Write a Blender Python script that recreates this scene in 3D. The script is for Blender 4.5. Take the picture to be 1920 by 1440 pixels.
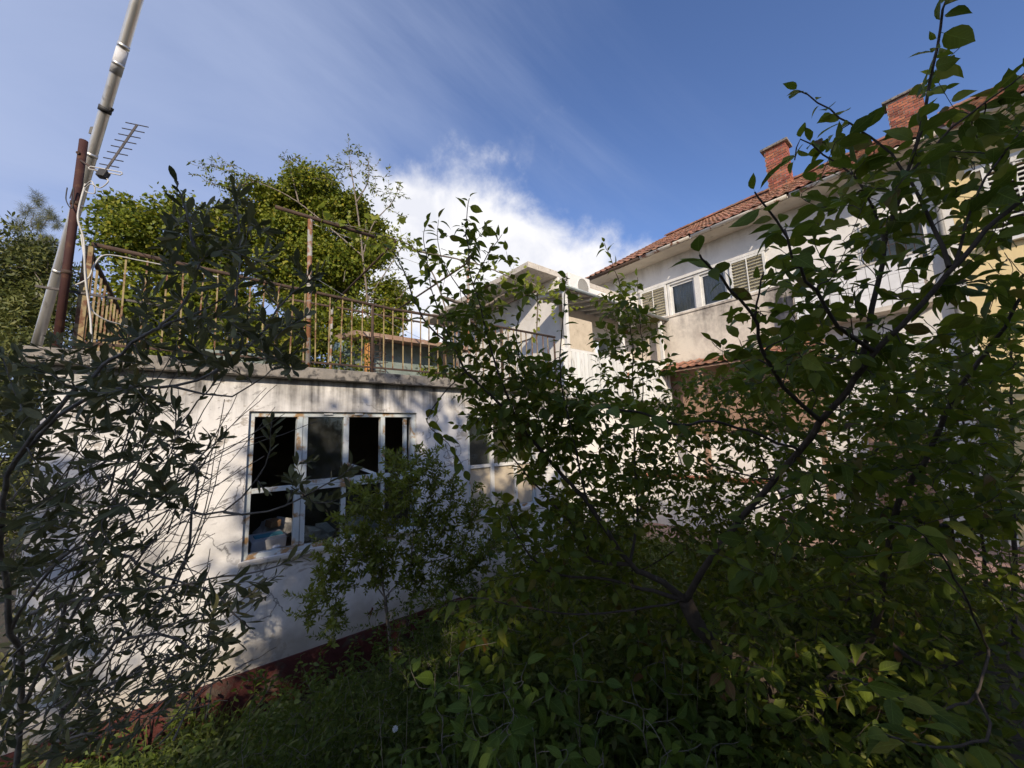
import bpy, math, random
import numpy as np
from mathutils import Matrix, Vector
random.seed(7); RNG = np.random.default_rng(7)
D = bpy.data
SC = bpy.context.scene
for o in list(D.objects): D.objects.remove(o)
COL = SC.collection
# ------------------------------------------------------------------ camera
# world X runs along the annex wall, world Y along the house facade
TH = math.radians(7.7); RHO = math.atan(.037); YAW = math.radians(50)
FPX = 720.0
EYE = np.array([0, 0, 2.35])
_F = np.array([0, math.cos(TH), math.sin(TH)]); _U0 = np.array([0, -math.sin(TH), math.cos(TH)]); _X = np.array([1., 0, 0])
_R = math.cos(RHO)*_X - math.sin(RHO)*_U0; _U = math.sin(RHO)*_X + math.cos(RHO)*_U0
def _rot(v): return np.array([v[0]*math.sin(YAW)+v[1]*math.cos(YAW), -v[0]*math.cos(YAW)+v[1]*math.sin(YAW), v[2]])
CF, CR, CU = _rot(_F), _rot(_R), _rot(_U)
cam = D.cameras.new('camera'); camo = D.objects.new('camera', cam); COL.objects.link(camo)
cam.sensor_width = 36; cam.lens = 36*FPX/1920; cam.clip_start = .05; cam.clip_end = 2000
camo.matrix_world = Matrix(((CR[0], CU[0], -CF[0], EYE[0]), (CR[1], CU[1], -CF[1], EYE[1]), (CR[2], CU[2], -CF[2], EYE[2]), (0, 0, 0, 1)))
SC.camera = camo
SC.render.resolution_x = 1024; SC.render.resolution_y = 768
SC.render.engine = 'CYCLES'
# survey helpers: read a place off the photograph at a known distance / on a known plane
def ray(x, y): return CF + (x-960)/FPX*CR - (y-720)/FPX*CU
def at(x, y, d): return EYE + ray(x, y)*d
def on_x(x, y, X): r = ray(x, y); return EYE + r*X/r[0]
def on_y(x, y, Y): r = ray(x, y); return EYE + r*Y/r[1]
def on_z(x, y, Z): r = ray(x, y); return EYE + r*(Z-EYE[2])/r[2]
def on_plane(x, y, p, n): r = ray(x, y); n = np.array(n); return EYE + r*(np.dot(np.array(p)-EYE, n)/np.dot(r, n))
# ------------------------------------------------------------------ sun and sky
SUN_EL = math.radians(25.0)
LH = np.array([.535, .845]); LH /= np.linalg.norm(LH)            # horizontal travel of the light
LDIR = Vector((LH[0]*math.cos(SUN_EL), LH[1]*math.cos(SUN_EL), -math.sin(SUN_EL)))
sun = D.lights.new('sun', 'SUN'); sun.energy = 4.1; sun.angle = math.radians(.53); sun.color = (1.0, .86, .68)
suno = D.objects.new('sun', sun); COL.objects.link(suno); suno.rotation_euler = LDIR.to_track_quat('-Z', 'Y').to_euler()
SC.view_settings.view_transform = 'Standard'; SC.view_settings.look = 'None'
SC.view_settings.exposure = 0.22; SC.view_settings.gamma = 1.0; SC.view_settings.use_curve_mapping = False
world = D.worlds.new('World'); SC.world = world; world.use_nodes = True
SKY_STRENGTH = .132
class N:
    """tiny node-graph helper"""
    def __init__(s, nt): s.nt = nt
    def new(s, t, **k):
        n = s.nt.nodes.new(t)
        for a, b in k.items(): setattr(n, a, b)
        return n
    def link(s, a, b): s.nt.links.new(a, b)
    def put(s, sock, v):
        if hasattr(v, 'is_output'): s.link(v, sock)
        elif v is not None: sock.default_value = v
    def math(s, op, a, b=None, c=None, clamp=False):
        n = s.new('ShaderNodeMath', operation=op); n.use_clamp = clamp
        s.put(n.inputs[0], a); s.put(n.inputs[1], b)
        if c is not None: s.put(n.inputs[2], c)
        return n.outputs[0]
    def vmath(s, op, a, b=None):
        n = s.new('ShaderNodeVectorMath', operation=op); s.put(n.inputs[0], a); s.put(n.inputs[1], b)
        return n.outputs['Value'] if op == 'DOT_PRODUCT' else n.outputs[0]
    def mix(s, f, a, b, blend='MIX'):
        n = s.new('ShaderNodeMix', data_type='RGBA', blend_type=blend)
        s.put(n.inputs[0], f); s.put(n.inputs[6], a); s.put(n.inputs[7], b); return n.outputs[2]
    def noise(s, vec, scale, detail=4, rough=.55, dist=0):
        n = s.new('ShaderNodeTexNoise'); n.inputs['Scale'].default_value = scale; n.inputs['Detail'].default_value = detail
        n.inputs['Roughness'].default_value = rough; n.inputs['Distortion'].default_value = dist
        if vec is not None: s.link(vec, n.inputs['Vector'])
        return n.outputs['Fac']
    def rng(s, v, a, b, c=0., d=1., smooth=False):
        n = s.new('ShaderNodeMapRange'); n.interpolation_type = 'SMOOTHSTEP' if smooth else 'LINEAR'
        s.put(n.inputs[0], v)
        for i, q in enumerate((a, b, c, d)): s.put(n.inputs[1+i], q)
        return n.outputs[0]
    def scale(s, vec, k):
        n = s.new('ShaderNodeMapping'); s.link(vec, n.inputs[0]); n.inputs['Scale'].default_value = k; return n.outputs[0]
def col4(c): return (c[0], c[1], c[2], 1)
nt = world.node_tree; nt.nodes.clear(); W = N(nt)
sky = W.new('ShaderNodeTexSky', sky_type='NISHITA'); sky.sun_disc = False
sky.sun_elevation = SUN_EL; sky.sun_rotation = math.atan2(-LH[0], -LH[1]); sky.air_density = 1.0; sky.dust_density = .5; sky.ozone_density = 2.5
tc = W.new('ShaderNodeTexCoord').outputs['Generated']
sx = W.new('ShaderNodeSeparateXYZ'); W.link(tc, sx.inputs[0])
zz = W.math('ADD', W.math('MAXIMUM', sx.outputs[2], 0.0), .22)
flat = W.new('ShaderNodeCombineXYZ'); W.link(W.math('DIVIDE', sx.outputs[0], zz), flat.inputs[0]); W.link(W.math('DIVIDE', sx.outputs[1], zz), flat.inputs[1])
# high thin veil
v1 = W.noise(W.scale(flat.outputs[0], (.55, 1.5, 1)), 1.1, 7, .6, .6)
v2 = W.noise(W.scale(flat.outputs[0], (1.6, .5, 1)), .55, 3, .5, .2)
lft = W.vmath('DOT_PRODUCT', tc, tuple(-CR))
veil = W.math('MULTIPLY', W.rng(W.math('ADD', W.math('ADD', W.math('MULTIPLY', v1, .55), W.math('MULTIPLY', v2, .45)), W.math('MULTIPLY', lft, .26)), .34, .76, 0, 1, True), .84)
# cumulus bank low behind the houses
def nrm(v): v = np.array(v, float); return v/np.linalg.norm(v)
cc = nrm(ray(935, 550)); c_t = nrm(ray(1190, 640) - ray(700, 440)); c_t = nrm(c_t-cc*np.dot(cc, c_t)); c_n = nrm(np.cross(cc, c_t))
if c_n[2] < 0: c_n = -c_n
pt = W.vmath('DOT_PRODUCT', tc, tuple(c_t)); pn = W.vmath('DOT_PRODUCT', tc, tuple(c_n)); pc = W.vmath('DOT_PRODUCT', tc, tuple(cc))
cn = W.noise(tc, 6.0, 9, .60, .15)
cn2 = W.noise(tc, 2.2, 3, .5, 0)
dist = W.math('SQRT', W.math('ADD', W.math('POWER', W.math('DIVIDE', pt, .52), 2.0), W.math('POWER', W.math('DIVIDE', pn, .25), 2.0)))
edge = W.math('SUBTRACT', W.math('ADD', W.math('MULTIPLY', cn, .52), W.math('ADD', W.math('MULTIPLY', cn2, .22), .13)), W.math('MULTIPLY', dist, .5))
cum = W.math('MULTIPLY', W.math('MULTIPLY', W.rng(edge, -.04, .15, 0, 1, True), W.rng(pc, .2, .5)), W.rng(pt, -.46, -.28, 0, 1, True))
# small puffs
pd = nrm(ray(1030, 290)); pw = W.vmath('DOT_PRODUCT', tc, tuple(pd))
puff = W.math('MULTIPLY', W.rng(W.math('ADD', pw, W.math('MULTIPLY', W.math('SUBTRACT', cn, .5), .035)), .9984, 1.006, 0, 1, True), .14)
shade = W.noise(tc, 7.0, 5, .6, .3)
ccol = W.mix(W.rng(shade, .35, .65), col4((5.6, 5.7, 6.2)), col4((7.4, 7.25, 7.2)))
c1 = W.mix(veil, sky.outputs[0], col4((3.45, 3.85, 4.35)))
c1 = W.mix(1.0, c1, col4((.90, .95, 1.20)), 'MULTIPLY')
c2 = W.mix(W.math('MAXIMUM', cum, puff), c1, ccol)
bg = W.new('ShaderNodeBackground'); W.link(c2, bg.inputs[0]); bg.inputs[1].default_value = SKY_STRENGTH
wo = W.new('ShaderNodeOutputWorld'); W.link(bg.outputs[0], wo.inputs[0])
# ------------------------------------------------------------------ materials
def new_mat(name):
    m = D.materials.new(name); m.use_nodes = True; m.node_tree.nodes.clear(); g = N(m.node_tree)
    b = g.new('ShaderNodeBsdfPrincipled'); o = g.new('ShaderNodeOutputMaterial'); g.link(b.outputs[0], o.inputs[0])
    pos = g.new('ShaderNodeNewGeometry').outputs['Position']
    return m, g, b, o, pos
def bump(g, b, h, strength=.3, dist=.01):
    n = g.new('ShaderNodeBump'); n.inputs['Strength'].default_value = strength; n.inputs['Distance'].default_value = dist
    g.link(h, n.inputs['Height']); g.link(n.outputs[0], b.inputs['Normal'])
def mottled(name, c1, c2, scale=6, rough=.8, c3=None, scale3=20, lo3=.55, hi3=.65, bs=.3, bd=.006, stretch=(1, 1, 1), metal=0, per_obj=0):
    """two tones mixed by noise, a third one in patches; fine relief"""
    m, g, b, o, pos = new_mat(name)
    p = g.scale(pos, stretch)
    n1 = g.noise(p, scale, 6, .6)
    c = g.mix(g.rng(n1, .36, .64), col4(c1), col4(c2))
    if c3 is not None:
        n3 = g.noise(p, scale3, 5, .6, .4); c = g.mix(g.rng(n3, lo3, hi3), c, col4(c3))
    if per_obj:
        oi = g.new('ShaderNodeObjectInfo').outputs['Random']
        h = g.new('ShaderNodeHueSaturation'); g.link(c, h.inputs['Color']); g.link(g.rng(oi, 0, 1, 1-per_obj, 1+per_obj), h.inputs['Value'])
        g.link(g.rng(g.math('FRACT', g.math('MULTIPLY', oi, 7.3)), 0, 1, .49, .51), h.inputs['Hue']); c = h.outputs[0]
    g.link(c, b.inputs['Base Color']); b.inputs['Roughness'].default_value = rough; b.inputs['Metallic'].default_value = metal
    n2 = g.noise(pos, scale*6, 6, .65); bump(g, b, n2, bs, bd)
    return m
def plaster(name, base, dirt, zt0=None, zt1=None, streak=(.10, .10, .10), sx=(5, 5, .35), amount=.8, zb=None, dash=False, dirt_amt=.5, crack=False):
    """painted render with blotches of dirt, run-off streaks that start under an edge, slanting dark flecks, peeling patches"""
    m, g, b, o, pos = new_mat(name)
    n1 = g.noise(pos, 1.7, 7, .65, .3); c = g.mix(g.math('MULTIPLY', g.rng(n1, .42, .72), dirt_amt), col4(base), col4(dirt))
    nf = g.noise(pos, 26, 5, .6); c = g.mix(g.math('MULTIPLY', g.rng(nf, .55, .75), .25), c, col4(dirt))
    s = g.new('ShaderNodeSeparateXYZ'); g.link(pos, s.inputs[0])
    if zt0 is not None:
        st = g.noise(g.scale(pos, sx), 1.6, 6, .62, .15); st2 = g.noise(pos, 9, 5, .6)
        zone = g.rng(g.math('ADD', s.outputs[2], g.math('MULTIPLY', g.math('SUBTRACT', st, .5), 1.6*(zt1-zt0))), zt0, zt1, 0, 1, True)
        f = g.math('MULTIPLY', g.math('MULTIPLY', zone, g.rng(g.math('ADD', g.math('MULTIPLY', st, .75), g.math('MULTIPLY', st2, .25)), .40, .62)), amount)
        c = g.mix(f, c, col4(streak))
    if zb is not None:      # splash dirt low down
        nb = g.noise(pos, 3.2, 5, .6); f = g.math('MULTIPLY', g.rng(g.math('ADD', s.outputs[2], g.math('MULTIPLY', nb, .5)), zb+.25, zb, 0, 1), .55)
        c = g.mix(f, c, col4((.33, .27, .19)))
    if dash:                # small dark slanting flecks, high up towards the left end
        mp = g.new('ShaderNodeMapping'); g.link(pos, mp.inputs[0]); mp.inputs['Rotation'].default_value = (0, .45, 0)
        fl = g.noise(g.scale(mp.outputs[0], (9, 9, 34)), 1.0, 3, .6); ar = g.noise(pos, 1.1, 3, .5)
        f = g.math('MULTIPLY', g.rng(fl, .60, .63), g.rng(g.math('ADD', s.outputs[2], g.math('MULTIPLY', ar, 2.2)), 2.9, 3.3))
        f = g.math('MULTIPLY', f, g.rng(s.outputs[0], .7, .2)); c = g.mix(f, c, col4((.16, .15, .14)))
    if crack:
        vo = g.new('ShaderNodeTexVoronoi'); vo.feature = 'DISTANCE_TO_EDGE'; vo.inputs['Scale'].default_value = 1.15
        wv = g.new('ShaderNodeTexNoise'); wv.inputs['Scale'].default_value = 3.5; wv.inputs['Detail'].default_value = 6; g.link(pos, wv.inputs['Vector'])
        ad = g.vmath('ADD', pos, g.vmath('MULTIPLY', wv.outputs['Color'], (.5, .5, .5))); g.link(ad, vo.inputs['Vector'])
        f = g.math('MULTIPLY', g.rng(vo.outputs['Distance'], .010, .002), g.rng(g.noise(pos, 1.3, 2, .5), .46, .54)); c = g.mix(g.math('MULTIPLY', f, .75), c, col4((.10, .095, .09)))
        pe = g.noise(pos, 2.3, 8, .68, .5); c = g.mix(g.math('MULTIPLY', g.rng(pe, .60, .62), .75), c, col4((.36, .32, .27)))
        ru = g.noise(g.scale(pos, (7, 7, .5)), 1.3, 5, .6); f = g.math('MULTIPLY', g.rng(ru, .60, .72), g.rng(s.outputs[2], 1.35, 1.0)); f = g.math('MULTIPLY', f, g.rng(s.outputs[2], .35, .8)); c = g.mix(g.math('MULTIPLY', f, .5), c, col4((.26, .22, .17)))
    g.link(c, b.inputs['Base Color']); b.inputs['Roughness'].default_value = .9
    h = g.math('ADD', g.math('MULTIPLY', g.noise(pos, 6, 4, .55), .8), g.math('MULTIPLY', g.noise(pos, 60, 5, .6), .25))
    bump(g, b, h, .5, .012)
    return m
def leafmat(name, cols, rough=.45, trans=.28, spec=.35, tcol=(.25, .35, .05), blotch=None, veins=0):
    m, g, b, o, pos = new_mat(name)
    a = g.new('ShaderNodeAttribute'); a.attribute_name = 'rnd'; oi = g.new('ShaderNodeObjectInfo')
    r = g.math('FRACT', g.math('ADD', a.outputs['Fac'], oi.outputs['Random']))
    cr = g.new('ShaderNodeValToRGB'); g.link(r, cr.inputs[0]); e = cr.color_ramp.elements
    for i, (p, c) in enumerate(cols):
        q = e[i] if i < 2 else e.new(p)
        q.position = p; q.color = col4(c)
    c = cr.outputs[0]
    n = g.noise(pos, 45, 3, .6); c = g.mix(g.rng(n, .4, .7, 0, .35), c, col4([k*.55 for k in cols[0][1]]))
    if blotch:
        nb = g.noise(pos, 70, 2, .5); c = g.mix(g.rng(nb, .66, .72), c, col4(blotch))
    hgt = g.noise(pos, 120, 2, .5)
    if veins:               # leaf-local coordinates: midrib and side veins, insect-eaten brown spots
        lc = g.new('ShaderNodeTexCoord').outputs['Object']; sp = g.new('ShaderNodeSeparateXYZ'); g.link(lc, sp.inputs[0])
        ax = g.math('ABSOLUTE', sp.outputs[0]); rib = g.rng(ax, .012, .004)
        sv = g.math('ABSOLUTE', g.math('SUBTRACT', g.math('FRACT', g.math('MULTIPLY', g.math('SUBTRACT', sp.outputs[1], g.math('MULTIPLY', ax, 1.1)), veins)), .5)); sv = g.math('MULTIPLY', g.rng(sv, .10, .02), .45)
        vein = g.math('MAXIMUM', rib, sv); c = g.mix(g.math('MULTIPLY', vein, .55), c, col4([min(1, k*2.1+.02) for k in cols[1][1]]))
        sn_ = g.noise(g.vmath('ADD', lc, g.new('ShaderNodeObjectInfo').outputs['Location']), 9, 3, .6); c = g.mix(g.math('MULTIPLY', g.rng(sn_, .70, .74), .8), c, col4((.11, .075, .03)))
        hgt = g.math('SUBTRACT', hgt, g.math('MULTIPLY', vein, 1.2))
    g.link(c, b.inputs['Base Color']); b.inputs['Roughness'].default_value = rough; b.inputs['Specular IOR Level'].default_value = spec
    t = g.new('ShaderNodeBsdfTranslucent'); g.link(g.mix(.5, c, col4(tcol)), t.inputs[0])
    mx = g.new('ShaderNodeMixShader'); mx.inputs[0].default_value = trans
    g.link(b.outputs[0], mx.inputs[1]); g.link(t.outputs[0], mx.inputs[2]); g.link(mx.outputs[0], o.inputs[0])
    bump(g, b, hgt, .35, .002)
    return m
MT = {}
MT['annex'] = plaster('annex_plaster', (.765, .745, .715), (.40, .38, .35), 2.45, 3.02, (.09, .085, .08), (4.5, 4.5, .3), .95, .75, True, .9, True)
MT['plinth'] = mottled('red_plinth', (.075, .017, .013), (.12, .030, .023), 5, .85, (.085, .06, .045), 6, bs=.8, bd=.02)
MT['slab'] = mottled('lichen_concrete', (.30, .27, .23), (.20, .185, .165), 7, .95, (.075, .07, .065), 16, .50, .62, .6, .01)
MT['concrete'] = mottled('concrete', (.56, .52, .45), (.46, .42, .36), 4, .9, (.26, .23, .20), 11, .56, .68)
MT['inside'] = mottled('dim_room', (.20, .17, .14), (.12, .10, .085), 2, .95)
MT['frame'] = mottled('flaking_frame_paint', (.46, .52, .53), (.58, .61, .60), 6, .7, (.33, .20, .09), 7, .53, .62, .4, .004, (1, 1, 1))
MT['frame_white'] = mottled('white_frame_paint', (.74, .73, .69), (.62, .61, .57), 5, .6, (.42, .38, .31), 12, .62, .72, .2, .003)
MT['rust'] = mottled('rusty_iron', (.050, .032, .023), (.088, .052, .034), 14, .85, (.05, .03, .022), 25, .52, .64, .6, .004)
MT['redpost'] = mottled('red_oxide_iron', (.040, .010, .008), (.060, .020, .013), 8, .8, (.09, .04, .02), 14, .55, .66, .4, .004)
MT['yellowiron'] = mottled('yellow_paint_on_rust', (.34, .26, .12), (.27, .21, .11), 9, .75, (.15, .065, .03), 13, .48, .58, .5, .004)
MT['pipe_pale'] = mottled('pale_paint_on_rust', (.36, .34, .30), (.26, .25, .23), 7, .75, (.22, .095, .04), 9, .47, .56, .5, .004)
MT['galv'] = mottled('galvanised_steel', (.74, .72, .67), (.62, .60, .56), 5, .38, (.40, .38, .35), 12, .62, .74, .15, .002, (1, 1, .2), .75)
MT['dark_metal'] = mottled('dark_metal', (.055, .05, .05), (.085, .075, .07), 15, .55, metal=.5)
MT['cable'] = mottled('grey_white_cable', (.55, .54, .51), (.45, .44, .41), 9, .6)
MT['black'] = mottled('black_rubber', (.02, .02, .02), (.035, .033, .03), 9, .6)
MT['house'] = plaster('house_render', (.80, .77, .71), (.50, .47, .43), 7.0, 7.55, (.36, .33, .29), (2, 2, .3), .5, dirt_amt=.45)
MT['stained'] = plaster('stained_render', (.74, .67, .56), (.42, .36, .30), 4.35, 5.75, (.12, .105, .095), (1.0, 1.0, .16), 1.0, None, False, 1.0)
MT['ylwall'] = plaster('yellow_render', (.76, .60, .31), (.62, .48, .25), dirt_amt=.3)
MT['soffit'] = mottled('cream_soffit', (.66, .60, .50), (.56, .51, .43), 2.5, .9, (.36, .30, .22), 6, .62, .75)
MT['brownwall'] = mottled('brown_render', (.34, .22, .15), (.27, .17, .12), 2.5, .9, (.42, .34, .27), 5, .6, .7)
MT['tile'] = mottled('clay_tile', (.36, .165, .095), (.26, .115, .07), 5, .85, (.15, .12, .09), 9, .50, .62, .4, .004, per_obj=.28)
MT['brick'] = mottled('red_brick', (.40, .135, .075), (.30, .10, .06), 9, .9, (.20, .10, .07), 18, .55, .68, .6, .006, per_obj=.42)
MT['mortar'] = mottled('mortar', (.42, .36, .29), (.30, .26, .21), 12, .95)
MT['shutter'] = mottled('faded_shutter_paint', (.42, .38, .25), (.34, .31, .21), 8, .75, (.24, .20, .14), 14, .56, .66)
MT['plank'] = mottled('white_boards', (.72, .73, .70), (.62, .63, .60), 4, .7, (.40, .38, .33), 9, .62, .74, .3, .004, (1, 1, .3), per_obj=.08)
MT['whiteplastic'] = mottled('white_plastic', (.74, .73, .69), (.66, .65, .61), 5, .45, (.45, .42, .36), 12, .66, .8)
MT['grille'] = mottled('dark_grille', (.16, .16, .15), (.22, .21, .20), 20, .6)
MT['tan'] = mottled('tan_blind_and_interior', (.56, .48, .36), (.46, .39, .29), 5, .9, (.34, .28, .20), 9, .6, .7)
MT['whitetile'] = mottled('white_glazed_tile', (.78, .77, .74), (.70, .69, .66), 6, .3, per_obj=.06)
MT['gutter'] = mottled('weathered_gutter', (.56, .52, .45), (.44, .40, .34), 4, .6, (.17, .07, .04), 3.2, .54, .60)
MT['zinc'] = mottled('zinc_gutter', (.30, .34, .35), (.24, .27, .28), 6, .45, metal=.3)
MT['curtain'] = mottled('lace_curtain', (.50, .46, .44), (.36, .33, .32), 14, .95, stretch=(1, 6, .3))
MT['teal'] = mottled('faded_teal_plastic', (.085, .135, .135), (.12, .17, .165), 5, .6, (.30, .31, .29), 10, .6, .72)
MT['trough'] = mottled('grey_green_trough', (.17, .21, .19), (.23, .27, .25), 5, .7, (.10, .11, .10), 9, .58, .7)
MT['pot'] = mottled('brown_pot', (.24, .13, .085), (.30, .17, .11), 7, .8)
MT['orangewood'] = mottled('orange_wood', (.50, .24, .06), (.40, .18, .05), 6, .7, (.2, .09, .04), 11, .6, .7)
MT['box_white'] = mottled('white_card', (.66, .66, .66), (.54, .54, .55), 6, .8, (.40, .37, .33), 12, .6, .7)
MT['box_blue'] = mottled('blue_card', (.12, .42, .52), (.10, .34, .45), 6, .7)
MT['box_brown'] = mottled('brown_card', (.36, .22, .12), (.30, .18, .10), 8, .85)
MT['bag'] = mottled('white_film', (.62, .60, .57), (.50, .48, .45), 12, .5, bs=.8, bd=.02)
MT['soil'] = mottled('soil', (.055, .042, .028), (.085, .065, .042), 3, .98, (.05, .06, .025), 9, .52, .66, .9, .03)
MT['paving'] = mottled('pink_paving', (.36, .22, .17), (.30, .20, .16), 3, .95, (.16, .13, .11), 9, .55, .68, .5, .01, per_obj=.15)
MT['bark'] = mottled('plum_bark', (.050, .036, .024), (.082, .060, .042), 30, .9, (.16, .14, .11), 22, .62, .72, .8, .006, (1, 1, .5))
MT['twig_grey'] = mottled('grey_twig', (.24, .21, .17), (.15, .125, .10), 25, .9, (.06, .05, .042), 18, .55, .68, .6, .003)
MT['bark_pale'] = mottled('pale_bark', (.24, .20, .16), (.16, .13, .10), 20, .9, (.08, .065, .05), 26, .55, .66, .6, .004)
MT['leaf_plum'] = leafmat('plum_leaf', [(0, (.054, .080, .010)), (.45, (.098, .134, .015)), (.80, (.165, .195, .022)), (.95, (.18, .17, .026)), (.995, (.12, .04, .022))], .5, .40, .25, (.30, .38, .03))
MT['leaf_plum2'] = leafmat('plum_leaf_fresh', [(0, (.056, .096, .015)), (.5, (.085, .132, .020)), (1., (.135, .185, .027))], .55, .32, .2, (.24, .34, .04))
MT['leaf_olive'] = leafmat('grey_green_leaf', [(0, (.078, .080, .038)), (.4, (.115, .116, .054)), (.75, (.17, .168, .076)), (.93, (.25, .23, .095)), (1., (.26, .20, .08))], .5, .18, .14, (.18, .2, .06))
MT['leaf_pom'] = leafmat('pomegranate_leaf', [(0, (.11, .145, .018)), (.5, (.16, .195, .024)), (1., (.25, .27, .04))], .45, .30, .35, (.3, .36, .05))
MT['leaf_plum_near'] = leafmat('plum_leaf_near', [(0, (.054, .080, .010)), (.45, (.098, .134, .015)), (.80, (.165, .195, .022)), (.95, (.18, .17, .026)), (.995, (.12, .04, .022))], .55, .30, .2, (.20, .28, .03), veins=8)
MT['leaf_plum2_near'] = leafmat('plum_leaf_fresh_near', [(0, (.056, .096, .015)), (.5, (.085, .132, .020)), (1., (.135, .185, .027))], .55, .32, .2, (.24, .34, .04), veins=8)
MT['leaf_olive_near'] = leafmat('grey_green_leaf_near', [(0, (.078, .080, .038)), (.4, (.115, .116, .054)), (.75, (.17, .168, .076)), (.93, (.25, .23, .095)), (1., (.26, .20, .08))], .5, .18, .14, (.18, .2, .06), veins=5)
MT['leaf_pom2'] = leafmat('bush_leaf', [(0, (.050, .078, .012)), (.5, (.080, .112, .016)), (1., (.125, .155, .026))], .55, .28, .2, (.2, .28, .04))
MT['drystalk'] = mottled('dry_stalk', (.30, .25, .17), (.22, .18, .12), 30, .9)
MT['leaf_ivy'] = leafmat('ivy_leaf', [(0, (.070, .108, .010)), (.45, (.145, .178, .014)), (.85, (.235, .245, .024)), (1., (.33, .28, .03))], .5, .28, .25, (.3, .34, .04))
MT['leaf_dark'] = leafmat('dark_hedge_leaf', [(0, (.075, .092, .022)), (.5, (.12, .135, .032)), (1., (.20, .195, .055))], .45, .2, .35, (.2, .22, .05))
MT['needle'] = leafmat('needles', [(0, (.11, .125, .07)), (.6, (.17, .18, .10)), (1., (.24, .225, .11))], .6, .15, .2, (.2, .22, .08))
MT['leaf_vine'] = leafmat('vine_leaf', [(0, (.16, .21, .03)), (.5, (.24, .28, .035)), (1., (.33, .33, .06))], .5, .45, .3, (.5, .55, .05))
MT['weed'] = leafmat('weed_leaf', [(0, (.062, .095, .013)), (.5, (.100, .140, .019)), (.9, (.155, .195, .03)), (1., (.14, .15, .05))], .5, .28, .3, (.2, .3, .04))
MT['grass'] = leafmat('grass_blade', [(0, (.060, .090, .014)), (.6, (.095, .13, .022)), (1., (.16, .16, .06))], .5, .3, .3, (.25, .33, .05))
MT['deadleaf'] = leafmat('dead_leaf', [(0, (.12, .03, .02)), (1., (.20, .07, .03))], .7, .2, .2, (.3, .08, .03))
MT['plum_fruit'] = mottled('green_yellow_plum', (.36, .34, .05), (.26, .30, .05), 30, .4)
MT['seed'] = mottled('dandelion_down', (.75, .75, .73), (.62, .62, .6), 30, .95)
def _glass():
    m, g, b, o, pos = new_mat('dusty_glass')
    gl = g.new('ShaderNodeBsdfGlossy'); gl.inputs['Roughness'].default_value = .06; gl.inputs[0].default_value = (.9, .95, 1, 1)
    tr = g.new('ShaderNodeBsdfTransparent'); tr.inputs[0].default_value = (.86, .90, .88, 1)
    df = g.new('ShaderNodeBsdfDiffuse'); df.inputs[0].default_value = (.30, .30, .28, 1)
    fr = g.new('ShaderNodeFresnel'); fr.inputs[0].default_value = 1.42
    m1 = g.new('ShaderNodeMixShader'); g.link(fr.outputs[0], m1.inputs[0]); g.link(tr.outputs[0], m1.inputs[1]); g.link(gl.outputs[0], m1.inputs[2])
    m2 = g.new('ShaderNodeMixShader'); g.link(g.rng(g.noise(pos, 7, 6, .65), .42, .75, .02, .14), m2.inputs[0]); g.link(m1.outputs[0], m2.inputs[1]); g.link(df.outputs[0], m2.inputs[2])
    g.link(m2.outputs[0], o.inputs[0]); m.node_tree.nodes.remove(b); return m
MT['glass'] = _glass()
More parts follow.
